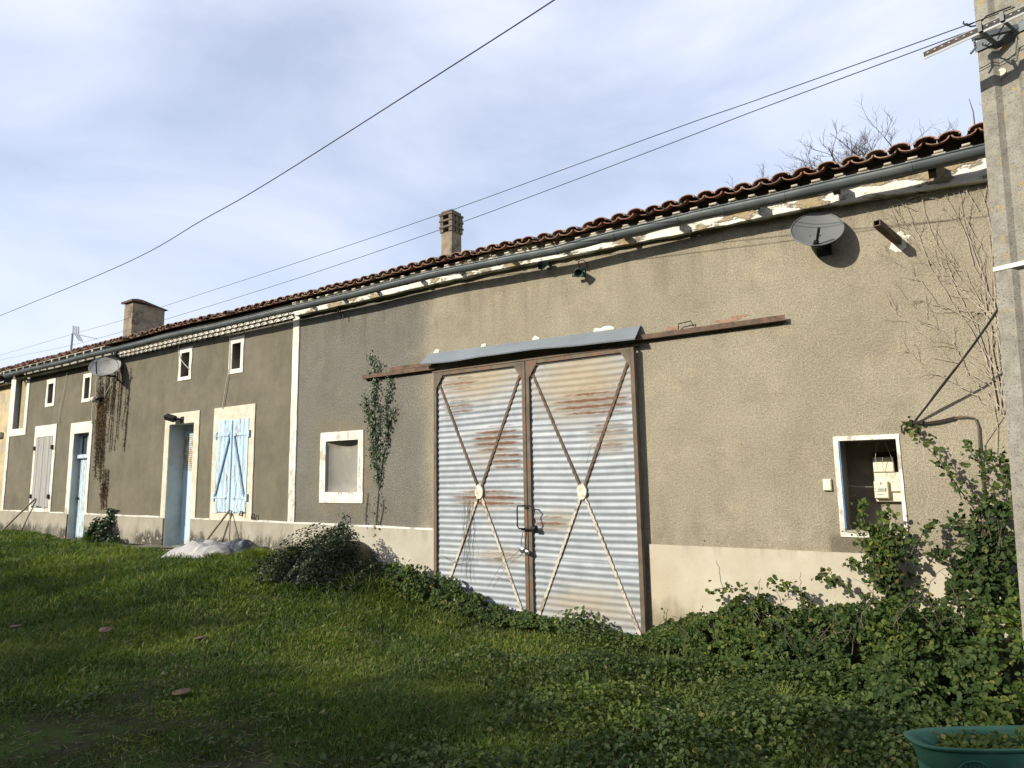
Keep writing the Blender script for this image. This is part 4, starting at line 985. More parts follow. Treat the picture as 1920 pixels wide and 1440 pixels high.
# perforated cross-arm and its fittings
q0 = P(1732, 103, -1.75); q1 = on_line(1920, 17, (q0.x, q0.y), (q0.x+fx.x, q0.y+fx.y*.6)); q2 = q0+(q1-q0)*1.25
u_ = Vector((0, 0, 1)); dv = (q2-q0).normalized(); nrm = dv.cross(u_).normalized()
arm = MB(); arm.bar(q0-u_*.026, q2-u_*.026, .016, .006, nrm); arm.bar(q0+u_*.0215-nrm*.025, q2+u_*.0215-nrm*.025, .05, .005, u_)
ca = arm.build('cross_arm', 'zinc_pale', t)
MB().bar(q0+u_*.002, q2+u_*.002, .034, .005, nrm).build('upper_flange', 'dark_iron', ca)  # dark colour paints underside shade onto this zinc flange
ho = MB()
for k in range(16):
    c = q0.lerp(q2, (k+.6)/16.5)+u_*.004; ho.add([c+nrm*.0036+dv*(.007*math.cos(b))+u_*(.004*math.sin(b)) for b in np.linspace(0, 2*math.pi, 9)[:-1]], [tuple(range(8))]); 
    ho.add([c+nrm*-.0036+dv*(.007*math.cos(b))+u_*(.004*math.sin(b)) for b in np.linspace(0, 2*math.pi, 9)[:-1]], [tuple(range(8))[::-1]])
ho.build('slots', 'tarp_white', ca)  # pale discs put the light seen through the slots into the colour
ck = P(1850, 60, -1.5)
cl = MB()
for px, py in ((1838, 52), (1879, 32)):
    c = on_line(px, py, (q0.x, q0.y), (q0.x+fx.x, q0.y+fx.y*.6)); cl.bar(c-u_*.035-nrm*.0, c+u_*.03, .022, .04, nrm); cl.tube([c-u_*.02, c+fy*.25-u_*.02], .012, 6)
c = P(1826, 68, -1.6); cl.tube([c, c+Vector((0, 0, -.09)), c+Vector((-.03, 0, -.12))], .008, 6); cl.bar(c+Vector((-.01, 0, -.01)), c+Vector((.25, .1, .02)), .035, .03)
cl.build('clamp', 'zinc', t)
c0 = on_line(1860, 45, (.0, -1.50), (fx.x, -1.50+fx.y))
band_ = MB(); z = c0.z; wd = .46-.028*z; o_ = Vector((ex(z), -1.4, z))
for a, b in (((-.01, -.012), (wd+.01, -.012)), ((wd+.01, -.012), (wd+.01, .3))): pa, pb = o_+fx*a[0]+fy*a[1], o_+fx*b[0]+fy*b[1]; band_.bar(pa, pb, .07, .006, (pb-pa).cross(Vector((0, 0, 1))).normalized())
band_.build('band', 'zinc', t)
for pts in ([(1834, 52), (1838, 66), (1855, 72), (1872, 62), (1884, 45), (1880, 33)], [(1846, 70), (1862, 82), (1878, 75), (1890, 62)], [(1826, 42), (1815, 48), (1806, 44), (1807, 40)], [(1812, 44), (1820, 50), (1830, 48)], [(1840, 40), (1850, 30), (1870, 22), (1896, 12)]):
    MB().tube([P(x_, y_, -1.62) for x_, y_ in pts], .0055, 6).build('jumper_wire', 'cable_black', t)

# ------------------------------------------------------------------ overhead cables
def cable(pts, a, b, r, lab, mat='cable_black'):
    q = [on_line(x_, y_, a, b) for x_, y_ in pts]; m = MB(); fine = []
    for i in range(len(q)-1):
        p0 = q[max(i-1, 0)]; p1 = q[i]; p2 = q[i+1]; p3 = q[min(i+2, len(q)-1)]
        for s in np.linspace(0, 1, 9)[:-1]:
            fine.append(.5*((2*p1)+(-p0+p2)*s+(2*p0-5*p1+4*p2-p3)*s*s+(-p0+3*p1-3*p2+p3)*s**3))
    fine.append(q[-1]); m.tube(fine, r, 6); return tag(m.build('overhead_cable', mat), lab, 'cable', 'overhead cables')
cable([(-120, 640), (0, 592), (230, 496), (379, 413), (500, 344), (828, 136), (1039, 0), (1190, -102)], (-4, .9), (-22, 3.0), .011, 'thick black cable crossing the sky high above the roof, uppermost of the three')
cable([(-120, 700), (0, 666), (131, 628), (230, 600), (340, 563.5), (540, 498), (743, 430), (900, 375), (1260, 243), (1420, 187), (1840, 37), (1900, 13)], (.15, -1.75), (-18, 1.0), .0036, 'upper of the two thin parallel wires running to the pole')
cable([(-120, 701), (0, 675), (131, 648), (232, 621), (340, 590), (540, 527.5), (825, 431), (1018, 360), (1260, 268), (1420, 206), (1840, 50), (1852, 46)], (.15, -1.68), (-18, 1.07), .0036, 'lower of the two thin parallel wires, passing in front of both chimneys')

# ------------------------------------------------------------------ ground
xs = np.unique(np.concatenate([np.linspace(-1500, -40, 12), np.linspace(-40, 12, 180), np.linspace(12, 1500, 10)]))
ys = np.unique(np.concatenate([np.linspace(-1500, -20, 12), np.linspace(-20, 8, 120), np.linspace(8, 1500, 8)]))
X, Y = np.meshgrid(xs, ys); Z = gzv(X, Y)+np.where((X > -25) & (X < 3) & (Y > -12) & (Y < 0), rng.normal(0, .008, X.shape), 0)
Z = np.where(Y > 0.15, np.minimum(Z, .1), Z)
nx = len(xs); i = (np.arange(len(ys)-1)[:, None]*nx+np.arange(nx-1)[None, :]).ravel()
g = npmesh('ground', np.stack([X, Y, Z], -1).reshape(-1, 3), np.stack([i, i+1, i+nx+1, i+nx], 1), 'soil', np.zeros(X.size), None, True); struct(g)
m = MB(); 
for a, b in ((-17.4, -15.5), (-15.5, -13.4), (-13.4, -10.6)):
    m.bbox(a, b-.01, -.62+random.uniform(-.03, .03), -.023, .3, .578+random.uniform(-.012, .012), .02)
struct(m.build('pavement', 'mossy_concrete'))

# ---- grass
def in_cover(x, y):   # density of the low leafy cover (right foreground) 0..1
    e = x+3.6+.5*np.sin(y*2.3)+.35*np.sin(y*4.1+x*2.7)
    return np.clip((e+.50*(np.minimum(y, -.8)+3.4))/1.5, 0, 1)
def pix(Xw, Yw, Zw):
    p = np.stack([Xw, Yw-CY, Zw-CZ], -1); w_ = p@np.array(fwd); return 960+FPX*(p@np.array(cr))/w_, 720-FPX*(p@np.array(cu))/w_, w_
N = 2000000
gx = rng.uniform(-36, 3.2, N); gy = rng.uniform(-7.4, -.03, N); gzz = gzv(gx, gy)
ux, uy, uw = pix(gx, gy, gzz)
keep = (((ux > -420) & (ux < 2250) & (uy < 1750)) | (uw < 2.2)) & (uw > .2)
dist = np.sqrt(gx**2+(gy-CY)**2)
prob = np.clip((5.0/dist)**1.35, 0, 1)
cov = in_cover(gx, gy); bald = np.sin(gx*2.1+1.1*np.sin(gy*2.3))*np.sin(gy*2.7+gx*.6)
balz = np.clip((uy-1230)/120, 0, 1)*np.clip((900-ux)/350, 0, 1)
prob *= (1-.80*cov)*(1-.22*balz*(bald > -.1))
prob *= np.where((gx < -10.5) & (gx > -17.5) & (gy > -.66), 0, 1)
keep &= rng.uniform(0, 1, N) < prob
gx, gy, gzz, dist, cov, balz, bald = [q[keep] for q in (gx, gy, gzz, dist, cov, balz, bald)]
n = len(gx); clump = .5+.5*np.sin(gx*3.3+2*np.sin(gy*1.9))*np.sin(gy*4.1+1.5*np.sin(gx*1.3)); clump2 = np.clip(np.sin(gx*1.1+3)*np.sin(gy*1.7+gx*.5), 0, 1)
Hh = (.035+.062*rng.uniform(0, 1, n)**1.3)*(.65+.6*clump+.5*clump2)*(1-.60*balz)*(1+.5*(dist > 9))
Hh *= np.where((gy > -.9) & (gx > -9) & (gx < -5), 1.5, 1.0)
wd = (.0026+.0022*rng.uniform(0, 1, n))*np.clip(dist/4.5, .9, 3.8)
th = rng.uniform(0, 2*np.pi, n); lean = rng.uniform(.15, 1.1, n)*Hh; ld = rng.uniform(0, 2*np.pi, n)
W_ = np.stack([np.cos(th), np.sin(th), 0*th], -1)*wd[:, None]; D_ = np.stack([np.cos(ld), np.sin(ld), 0*ld], -1)
B0 = np.stack([gx, gy, gzz-.01], -1); B1 = B0+D_*(lean*.35)[:, None]+np.array([0, 0, 1])*(Hh*.6)[:, None]; B2 = B0+D_*lean[:, None]+np.array([0, 0, 1])*(Hh*(1-.25*lean/Hh))[:, None]
V = np.stack([B0-W_, B0+W_, B1+W_*.8, B1-W_*.8, B2+W_*.12, B2-W_*.12], 1).reshape(-1, 3)
b = np.arange(n)[:, None]*6; F = np.concatenate([b+np.array([0, 1, 2, 3]), b+np.array([3, 2, 4, 5])])
gn = np.array([mnoise.noise((a*.55, b*.9, 3.))+.5*mnoise.noise((a*2.1, b*2.6, 5.)) for a, b in zip(gx[::4], gy[::4])]).repeat(4)[:n] if False else (np.sin(gx*.8+1.7*np.sin(gy*1.1))*.5+np.sin(gx*2.3+gy*3.1+2*np.sin(gx*.9))*.3+np.sin(gx*5.7-gy*4.3)*.2)
rv = np.clip(.40+.20*gn+rng.normal(0, .17, n)+np.where(rng.uniform(0, 1, n) < .09, .5, 0)-.12*balz, 0, 1)
tv, tf, tr_ = [V], [F], [np.repeat(rv, 6)]; nb_ = len(V)
for px, py, m_, L_ in ((1500, 1225, 260, .24), (1465, 1345, 420, .26), (1540, 1300, 200, .2), (1250, 1260, 300, .2), (1330, 1380, 240, .2), (1600, 1425, 200, .22), (1000, 1180, 260, .2), (760, 1130, 420, .24), (1040, 1290, 260, .18), (1190, 1400, 200, .22), (480, 1050, 500, .24), (170, 1018, 400, .22), (395, 1052, 400, .2), (1400, 1210, 160, .2), (1620, 1180, 120, .2)):
    c_ = PG(px, py); a_ = rng.uniform(0, 2*np.pi, m_); q_ = np.abs(rng.normal(0, .09, m_)); bx_ = c_.x+q_*np.cos(a_)*1.6; by_ = c_.y+q_*np.sin(a_)
    h_ = L_*rng.uniform(.45, 1, m_); o_ = np.stack([np.cos(a_), np.sin(a_), 0*a_], -1); w0 = np.stack([-np.sin(a_), np.cos(a_), 0*a_], -1)*.0035*max(1, abs(c_.x)/5)
    b0 = np.stack([bx_, by_, gzv(bx_, by_)-.01], -1); k_ = rng.uniform(.25, .8, m_)[:, None]*h_[:, None]
    b1 = b0+o_*k_*.35+np.array([0, 0, .62])*h_[:, None]; b2 = b0+o_*k_+np.array([0, 0, .85])*h_[:, None]
    tv.append(np.stack([b0-w0, b0+w0, b1+w0*.8, b1-w0*.8, b2+w0*.1, b2-w0*.1], 1).reshape(-1, 3)); e_ = np.arange(m_)[:, None]*6+nb_
    tf.append(np.concatenate([e_+np.array([0, 1, 2, 3]), e_+np.array([3, 2, 4, 5])])); tr_.append(np.repeat(np.clip(rng.normal(.62, .15, m_), 0, 1), 6)); nb_ += m_*6
ms = 5200; sx_ = rng.uniform(-13, -.5, ms); sy_ = rng.uniform(-6.4, -1.2, ms); a_ = rng.uniform(0, 2*np.pi, ms); l_ = rng.uniform(.015, .06, ms); sz_ = gzv(sx_, sy_)+rng.uniform(.008, .035, ms)
c3 = np.stack([sx_, sy_, sz_], -1); d3 = np.stack([np.cos(a_), np.sin(a_), rng.uniform(-.15, .15, ms)], -1)*l_[:, None]; w3 = np.stack([-np.sin(a_), np.cos(a_), 0*a_], -1)*.0019
tv.append(np.stack([c3-d3-w3, c3-d3+w3, c3+w3, c3-w3, c3+d3+w3*.4, c3+d3-w3*.4], 1).reshape(-1, 3)); e_ = np.arange(ms)[:, None]*6+nb_; tf.append(np.concatenate([e_+np.array([0, 1, 2, 3]), e_+np.array([3, 2, 4, 5])])); tr_.append(np.full(ms*6, 1.)); nb_ += ms*6
stuff(npmesh('grass', np.concatenate(tv), np.concatenate(tf), 'grass', np.concatenate(tr_)))
print('blades', n)
# ---- low leafy ground cover at the right
N = 240000
cx_ = rng.uniform(-9.5, 2.8, N); cy_ = rng.uniform(-6.6, -.15, N)
cv = in_cover(cx_, cy_); patch = .5+.5*np.sin(cx_*2.7+1.3*np.sin(cy_*2.1))*np.sin(cy_*3.3+cx_)
zz = gzv(cx_, cy_); ux, uy, uw = pix(cx_, cy_, zz)
k = (rng.uniform(0, 1, N) < (cv*.985+.015)*(.35+.65*patch)*np.clip((4.6/uw)**1.0, .25, 1)+.16*(np.sin(cx_*3.9+2*np.sin(cy_*3.1))*np.sin(cy_*5.3+1.4*np.sin(cx_*2.2)) > .72)) & (ux > -300) & (ux < 2250) & (uy < 1750) & (uw > .4)
cx_, cy_, zz, patch, cv, uw = [q[k] for q in (cx_, cy_, zz, patch, cv, uw)]; n = len(cx_)
hgt = (.04+.17*patch+.08*np.clip(np.sin(cx_*5.1)*np.sin(cy_*4.7), 0, 1))*np.clip(cv*1.4, .25, 1)*(.35+.65*rng.uniform(0, 1, n)**.5)
C = np.stack([cx_, cy_, zz+hgt], -1); Nn = np.tile(np.array([0, -.15, 1.]), (n, 1))
o = leaves('ground_cover', C, Nn, rng.uniform(.018, .044, n)*np.where(rng.uniform(0, 1, n) < .12, 1.4, 1), 'cover', tilt=.62); stuff(o)
print('cover', n)

# ------------------------------------------------------------------ brambles
def bh(x):   # height of the bramble mass against the wall
    return np.interp(x, [-3.0, -2.7, -2.3, -1.9, -1.5, -1.1, -.8, -.55, -.3, -.05, .2, .6, 1.4, 2.2], [.08, .14, .32, .46, .50, .52, .60, .76, .66, .78, .98, 1.2, 1.3, 1.3])
def bramble_mass(n, fn, x0, x1, depth, size, ymax=-.06):
    x = rng.uniform(x0, x1, n); h = fn(x); d = depth*np.clip(h/.7, .35, 1.35); s = rng.uniform(0, 1, n)**.85
    y = ymax-d*s; bump_ = np.array([mnoise.noise((a*2.3, b*2.3, 1.7))*.5+mnoise.noise((a*5.7, b*5.7, 4.))*.28 for a, b in zip(x, y)])
    z = (h*(1-s**1.5)*(1+bump_)+.10*(1+bump_))*(1-.42*rng.uniform(0, 1, n)**2.0)
    gap_ = np.array([mnoise.noise((a*6.1, b*6.1+c*5, 9.))+.6*mnoise.noise((a*13., c*13., b*9)) for a, b, c in zip(x, y, z)]); kk = gap_ > -.22
    Nn = np.stack([rng.normal(0, .2, n), np.full(n, -.75), np.full(n, .75)], -1)
    return np.stack([x, np.minimum(y, -.02), z+gzv(x, y)+.01], -1)[kk], Nn[kk]
def bramble_mass_old(n, fn, x0, x1, depth, size, ymax=-.06):
    x = rng.uniform(x0, x1, n); h = fn(x)*(1+.16*np.sin(x*9)+.10*np.sin(x*23+1)); d = depth*np.clip(h/.8, .35, 1.3)
    s = rng.uniform(0, 1, n)          # 0 = top at wall, 1 = foot in front
    a = s*np.pi/2; y = ymax-d*np.sin(a)**1.0; z = h*np.cos(a)**.75
    rr_ = 1-.30*rng.uniform(0, 1, n)**2.2; lump = 1+.10*np.sin(x*7+y*6)+.08*np.sin(x*17+z*13)
    y = ymax+(y-ymax)*rr_*lump; z = z*rr_*lump
    Nn = np.stack([rng.normal(0, .2, n), -np.sin(a)-.25, np.cos(a)+.45], -1)
    return np.stack([x, np.minimum(y, -.02), z+gzv(x, y)+.02], -1), Nn
def cane(mb, p0, p1, sag, r, side=Vector((0, 0, 0))):
    p0, p1 = Vector(p0), Vector(p1); pts = []
    for q in np.linspace(0, 1, 12):
        v = p0.lerp(p1, q); v.z += sag*math.sin(math.pi*q*.92); v += side*math.sin(math.pi*q)+Vector((random.uniform(-1, 1), random.uniform(-.6, .6), random.uniform(-1, 1)))*.008; pts.append(v)
    mb.tube(pts, [r*(1-.6*i/11) for i in range(12)], 5); return pts
def spray(pts, k, spread, start=.15):
    out = []
    for _ in range(k):
        q = random.uniform(start, 1)*(len(pts)-1); i = min(int(q), len(pts)-2); v = pts[i].lerp(pts[i+1], q-i)
        out.append(v+Vector((random.gauss(0, spread), random.gauss(0, spread*.6), random.gauss(0, spread))))
    return out
bt = thing('bramble_thicket', 'big bramble thicket right of the barn doors, climbing up to the meter window', 'bramble', (-.6, -.5, 0))
C1, N1 = bramble_mass(42000, bh, -2.95, 2.0, 1.5, .05)
st = MB(); ex_ = []
pl_px = [  # climbing columns and arching canes: start px, end px, sag, leaves
    ((1660, 1090), (1608, 940), .05, 70), ((1665, 1080), (1640, 985), .03, 90), ((1672, 1090), (1662, 960), .03, 90), ((1655, 1100), (1690, 1000), .05, 80), ((1700, 1060), (1763, 985), .10, 45),
    ((1850, 990), (1700, 795), .06, 75), ((1868, 930), (1805, 830), .05, 40), ((1880, 880), (1850, 850), .05, 30), ((1860, 1030), (1780, 985), .10, 60), ((1885, 960), (1840, 955), .08, 45),
    ((1890, 980), (1888, 860), .02, 60), ((1800, 1090), (1745, 1040), .10, 50), ((1450, 1140), (1330, 1118), .14, 46), ((1520, 1130), (1450, 1105), .10, 46), ((1590, 1110), (1530, 1085), .08, 36), ((1640, 1090), (1595, 1070), .10, 40), ((1400, 1170), (1300, 1160), .08, 22), ((1262, 1190), (1252, 1140), .01, 14),
    ((1430, 1165), (1425, 1085), .0, 4), ((1655, 1060), (1592, 985), .02, 16)]
for (a, b, sg, k) in pl_px:
    A, B = P(*a, -.18), P(*b, -.12 if b[0] > 1500 else -.2)
    pts = cane(st, A, B, sg, .006, Vector((0, -.10, 0))); ex_ += spray(pts, int(k*1.5), .035, .05)
for k in range(46):
    x = random.uniform(-2.4, 1.5); z = float(bh(x)); cane(st, (x, -random.uniform(.1, .6), .05), (x+random.uniform(-.5, .4), -random.uniform(.1, .9), z*random.uniform(.8, 1.08)), random.uniform(.05, .2), .005)
for k in range(20):   # leafy column right of the meter window, round the conduit
    A, B = P(random.uniform(1790, 1900), 1100, -.2), P(random.uniform(1800, 1895), random.uniform(945, 1020), -.12); pts = cane(st, A, B, .03, .005, Vector((0, -.14, 0))); ex_ += spray(pts, 42, .06, .0)
for k in range(14):
    A, B = P(random.uniform(1640, 1690), 1110, -.2), P(random.uniform(1625, 1695), random.uniform(965, 1030), -.12); pts = cane(st, A, B, .03, .005, Vector((0, -.12, 0))); ex_ += spray(pts, 34, .05, .0)
ex_ = np.array([tuple(v) for v in ex_])
ex_[:, 1] = np.minimum(ex_[:, 1], -.03)
C = np.concatenate([C1, ex_]); Nn = np.concatenate([N1, np.tile(np.array([0, -1., .45]), (len(ex_), 1))])
leaves('foliage', C, Nn, (.026+.040*rng.uniform(0, 1, len(C))**1.6), 'bramble', bt, tilt=.7)
for k in range(40):
    a = random.uniform(1330, 1880); y0 = random.uniform(1120, 1230); A, B = P(a, y0, -random.uniform(.5, 1.2)), P(a+random.uniform(-70, 70), y0-random.uniform(10, 70), -random.uniform(.5, 1.3)); cane(st, A, B, random.uniform(.02, .10), .0035)
st.build('canes', 'twig_brown', bt)
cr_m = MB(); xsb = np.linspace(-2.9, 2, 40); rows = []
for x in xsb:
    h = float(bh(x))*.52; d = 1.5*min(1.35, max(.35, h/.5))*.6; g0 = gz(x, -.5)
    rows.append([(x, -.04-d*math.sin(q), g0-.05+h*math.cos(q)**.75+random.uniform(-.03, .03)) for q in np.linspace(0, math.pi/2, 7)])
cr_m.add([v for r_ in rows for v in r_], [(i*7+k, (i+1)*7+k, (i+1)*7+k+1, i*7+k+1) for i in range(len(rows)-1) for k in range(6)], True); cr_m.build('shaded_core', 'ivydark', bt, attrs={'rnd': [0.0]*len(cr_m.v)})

# dark ivy mound left of the barn doors
im = thing('ivy_mound', 'dark rounded mound of ivy against the plinth between niche and barn doors', 'shrub', (-7.6, -.5, .3))
def blobleaf(n, c, r_, top=True):
    v = rng.normal(0, 1, (n, 3)); v /= np.linalg.norm(v, axis=1)[:, None]; v[:, 2] = np.abs(v[:, 2]); v[:, 1] = -np.abs(v[:, 1])*.9
    lump = 1+.12*np.sin(v[:, 0]*9+v[:, 2]*5)+.08*np.sin(v[:, 0]*21+3)
    rr_ = (1-.25*rng.uniform(0, 1, n)**2)*lump
    return np.array(c)+v*np.array(r_)*rr_[:, None], v+np.array([0, 0, .4])
parts_C, parts_N = [], []
for n_, c_, r_ in ((13000, (-7.5, -.4, .12), (.72, 1.35, .93)), (8000, (-8.1, -.45, .2), (.75, 1.25, .50)), (4500, (-6.95, -.3, .05), (.5, .95, .62)), (5000, (-8.9, -.35, .34), (.85, .9, .22)), (1800, (-6.4, -.1, .0), (.5, .6, .28))):
    a, b = blobleaf(n_, c_, r_); parts_C.append(a); parts_N.append(b)
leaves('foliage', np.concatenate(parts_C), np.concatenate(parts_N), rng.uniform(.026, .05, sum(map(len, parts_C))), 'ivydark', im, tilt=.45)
st = MB()
for k in range(26):
    x = random.uniform(-8.2, -6.3); cane(st, (x, -.2, .1), (x+random.uniform(-.4, .4), -random.uniform(.3, .8), random.uniform(.3, .9)), .1, .006)
st.build('stems', 'twig_brown', im)
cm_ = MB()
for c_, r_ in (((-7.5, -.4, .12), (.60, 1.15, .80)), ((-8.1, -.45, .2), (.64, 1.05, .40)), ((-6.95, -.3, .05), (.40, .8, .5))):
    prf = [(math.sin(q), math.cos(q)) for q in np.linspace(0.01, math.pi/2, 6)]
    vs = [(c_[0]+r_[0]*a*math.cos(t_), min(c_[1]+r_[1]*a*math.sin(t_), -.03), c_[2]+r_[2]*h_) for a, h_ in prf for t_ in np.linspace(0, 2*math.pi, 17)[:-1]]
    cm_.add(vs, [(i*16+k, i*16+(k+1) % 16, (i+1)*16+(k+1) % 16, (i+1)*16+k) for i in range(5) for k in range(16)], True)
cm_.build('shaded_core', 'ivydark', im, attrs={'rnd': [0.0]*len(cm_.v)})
# looser bramble left of the doors
lb = thing('bramble_clump', 'low loose bramble with arching sprays at the left foot of the barn doors', 'bramble', (-6, -.4, .1))
def bh2(x): return np.interp(x, [-6.9, -6.5, -6.1, -5.8, -5.4, -5.0, -4.4, -4.0], [.22, .32, .34, .26, .13, .07, .09, .05])
C1, N1 = bramble_mass(5200, bh2, -6.8, -4.0, .95, .05, -.16); st = MB(); ex_ = []
for a, b, sg, k in (((750, 1120), (700, 1095), .1, 26), ((780, 1110), (760, 1065), .06, 40), ((810, 1120), (790, 1080), .08, 30), ((850, 1130), (862, 1104), .04, 16), ((760, 1130), (735, 1060), .05, 30), ((1090, 1180), (1095, 1155), .03, 30), ((1060, 1185), (1075, 1160), .03, 30), ((1110, 1185), (1120, 1165), .03, 25)):
    st = MB(); pts = cane(st, P(*a, -.3), P(*b, -.2), sg, .005, Vector((0, -.1, 0))); ex_ += spray(pts, k*2, .05, .1); st.build('cane', 'twig_brown', lb)
ex_ = np.array([tuple(v) for v in ex_]); C = np.concatenate([C1, ex_]); Nn = np.concatenate([N1, np.tile(np.array([0, -1., .5]), (len(ex_), 1))])
leaves('foliage', C, Nn, rng.uniform(.032, .06, len(C)), 'bramble', lb, tilt=.45)
# yellow sprig
ys_ = thing('yellow_leaf_sprig', 'sprig of yellow-green leaves in front of the dark ivy mound', 'plant', tuple(PG(590, 1112)))
st = MB(); ex_ = []
for a, b in (((585, 1112), (618, 1066)), ((590, 1110), (600, 1085)), ((582, 1114), (590, 1095))):
    pts = cane(st, P(*a, -1.0), P(*b, -.92), .02, .004); ex_ += spray(pts, 34, .03, 0)
leaves('foliage', np.array([tuple(v) for v in ex_]), np.tile([0, -1., .3], (len(ex_), 1)), rng.uniform(.03, .055, len(ex_)), 'yellowleaf', ys_); st.build('stems', 'twig_brown', ys_)

# climbing ivy on the grey wall
iv = thing('climbing_ivy', 'slender ivy climbing the grey wall to the rusty rail left of the barn doors', 'ivy', tuple(P(700, 1044)))
ivp = [([(697, 1075), (700, 1044), (706, 969), (711, 907), (704, 862), (702, 791), (702, 729), (702, 693), (696, 667)], 1.), ([(704, 862), (695, 800), (687, 764), (684, 742)], .8), ([(711, 907), (718, 862), (727, 809), (724, 764), (731, 729), (736, 702)], 1.), ([(727, 800), (737, 780), (741, 762)], .6),
       ([(683, 1040), (684, 1020), (686, 960), (690, 924)], .35), ([(701, 1030), (712, 985), (719, 950), (716, 930)], .3), ([(700, 760), (706, 720), (712, 680)], .6), ([(704, 850), (712, 800), (712, 760)], .7)]
st = MB(); LC = []
for pts, dn in ivp:
    q = [P(x_, y_, -.012) for x_, y_ in pts]; st.tube(q, [.008*(1-.5*i/len(q)) for i in range(len(q))], 5)
    for a, b in zip(q, q[1:]):
        L_ = (b-a).length; top = min(1, max(.12, (a.z-1.25)/.7)) if a.z < 2.2 else 1
        for _ in range(int(L_*230*dn*top)):
            v = a.lerp(b, random.random()); sp = .05 if a.z > 2 else .03; LC.append((v.x+random.gauss(0, sp), -.02-abs(random.gauss(0, .02)), v.z+random.gauss(0, .03)))
leaves('foliage', np.array(LC), np.tile([0, -1., .2], (len(LC), 1)), rng.uniform(.022, .044, len(LC)), 'ivy', iv, tilt=.35, droop=(0, 0, -1)); st.build('stems', 'twig_brown', iv)
# small sprig of ivy under the niche, plus bare stems
sp_ = thing('ivy_sprig', 'short sparse ivy sprig climbing the plinth under the pale niche', 'ivy', tuple(P(640, 1010)))
st = MB(); LC = []
for pts in ([(640, 1015), (643, 990), (645, 965)], [(628, 1012), (632, 995), (634, 985)], [(648, 1012), (655, 1000), (650, 985)]):
    q = [P(x_, y_, -.03) for x_, y_ in pts]; st.tube(q, .005, 5)
    for a, b in zip(q, q[1:]):
        for _ in range(34): v = a.lerp(b, random.random()); LC.append((v.x+random.gauss(0, .05), -.05-abs(random.gauss(0, .02)), v.z+random.gauss(0, .03)))
leaves('foliage', np.array(LC), np.tile([0, -1., .2], (len(LC), 1)), rng.uniform(.025, .045, len(LC)), 'ivy', sp_, tilt=.35); st.build('stems', 'twig_brown', sp_)

# dead creeper on the left wall
dc = thing('dead_creeper', 'brown withered creeper hanging in streaks on the dark wall below the far dish', 'creeper', tuple(P(190, 990)))
st = MB(); LC = []
def streak(x0, y0, x1, y1, dens, sp):
    q = [P(x0+(x1-x0)*s+random.uniform(-1, 1), y0+(y1-y0)*s, -.008) for s in np.linspace(0, 1, 8)]; st.tube(q, .005, 4)
    for a, b in zip(q, q[1:]):
        for _ in range(max(1, int((b-a).length*dens))):
            v = a.lerp(b, random.random()); LC.append((v.x+random.gauss(0, sp), -.012-abs(random.gauss(0, .012)), v.z+random.gauss(0, .02)))
for k in range(26): x = random.uniform(180, 197); streak(x+4, random.uniform(715, 790), x-3+random.uniform(-3, 3), random.uniform(800, 905), 44, .045)
for k in range(16): x = random.uniform(205, 246); streak(x+4, random.uniform(680, 745), x-5, random.uniform(770, 850), 26, .025)
for k in range(12): x = random.uniform(184, 232); streak(x+3, 690, x-2, 770, 42, .02)
for k in range(5): x = random.uniform(188, 200); streak(x+4, 880, x-1, 955, 60, .02)
for k in range(12): streak(196+random.uniform(-3, 3), 905, 193+random.uniform(-4, 4), 935, 60, .05)
leaves('withered_leaves', np.array(LC), np.tile([0, -1., 0.], (len(LC), 1)), rng.uniform(.018, .036, len(LC)), 'deadleaf', dc, tilt=.5, droop=(0, 0, -1)); st.build('stems', 'twig_brown', dc)
# plant at the foot of the wall by door 2
p = P(187, 1010, -.2); fp = thing('wall_plant', 'bushy dark green plant sprouting at the foot of the wall beside the narrow blue door', 'plant', tuple(p))
a, b = blobleaf(1500, (p.x, -.15, .5), (.42, .3, .52)); a2, b2 = blobleaf(500, (p.x+.5, -.15, .5), (.35, .3, .22)); a3 = np.stack([p.x+.1+rng.normal(0, .06, 200), -.05-rng.uniform(0, .05, 200), rng.uniform(.9, 1.25, 200)], -1)
C = np.concatenate([a, a2, a3]); leaves('foliage', C, np.concatenate([b, b2, np.tile([0, -1., .2], (200, 1))]), rng.uniform(.04, .075, len(C)), 'ivy', fp)
MB().tube([(p.x, -.1, .45), (p.x+.05, -.08, .9), (p.x+.1, -.04, 1.25)], .012, 5).build('stems', 'twig_brown', fp)

# bare vine on the right wall
bv = thing('bare_vine', 'leafless pale vine stems fanning over the wall beside the pole', 'vine', tuple(P(1880, 770)))
vm = MB()
def vstem(p, q, r, depth=0, wig=3.0):
    pts = []; n_ = 12
    side = random.uniform(-1, 1)*.09; dx, dy = q[0]-p[0], q[1]-p[1]; ln_ = math.hypot(dx, dy) or 1
    for i in range(n_+1):
        s = i/n_; o_ = side*ln_*math.sin(math.pi*s)+random.gauss(0, wig*.35)
        pts.append((p[0]+dx*s-dy/ln_*o_, p[1]+dy*s+dx/ln_*o_))
    vm.tube([P(x_, y_, -.010-r-.012*abs(math.sin(i*1.3))) for i, (x_, y_) in enumerate(pts)], [r*(1-.55*i/n_) for i in range(n_+1)], 5, False)
    if depth < 2:
        for _ in range(3 if depth == 0 else 2):
            i = random.randint(2, n_-2); a = math.atan2(dy, dx)+random.choice((-1, 1))*random.uniform(.3, .75); L_ = ln_*random.uniform(.18, .38)
            vstem(pts[i], (pts[i][0]+L_*math.cos(a), pts[i][1]+L_*math.sin(a)), r*.6, depth+1, wig*.7)
tops = [(1625, 395), (1655, 352), (1690, 350), (1722, 348), (1760, 350), (1795, 352), (1640, 470), (1668, 520), (1700, 430), (1832, 345), (1745, 420), (1715, 560), (1770, 470), (1810, 430), (1742, 600), (1640, 560), (1690, 640)]
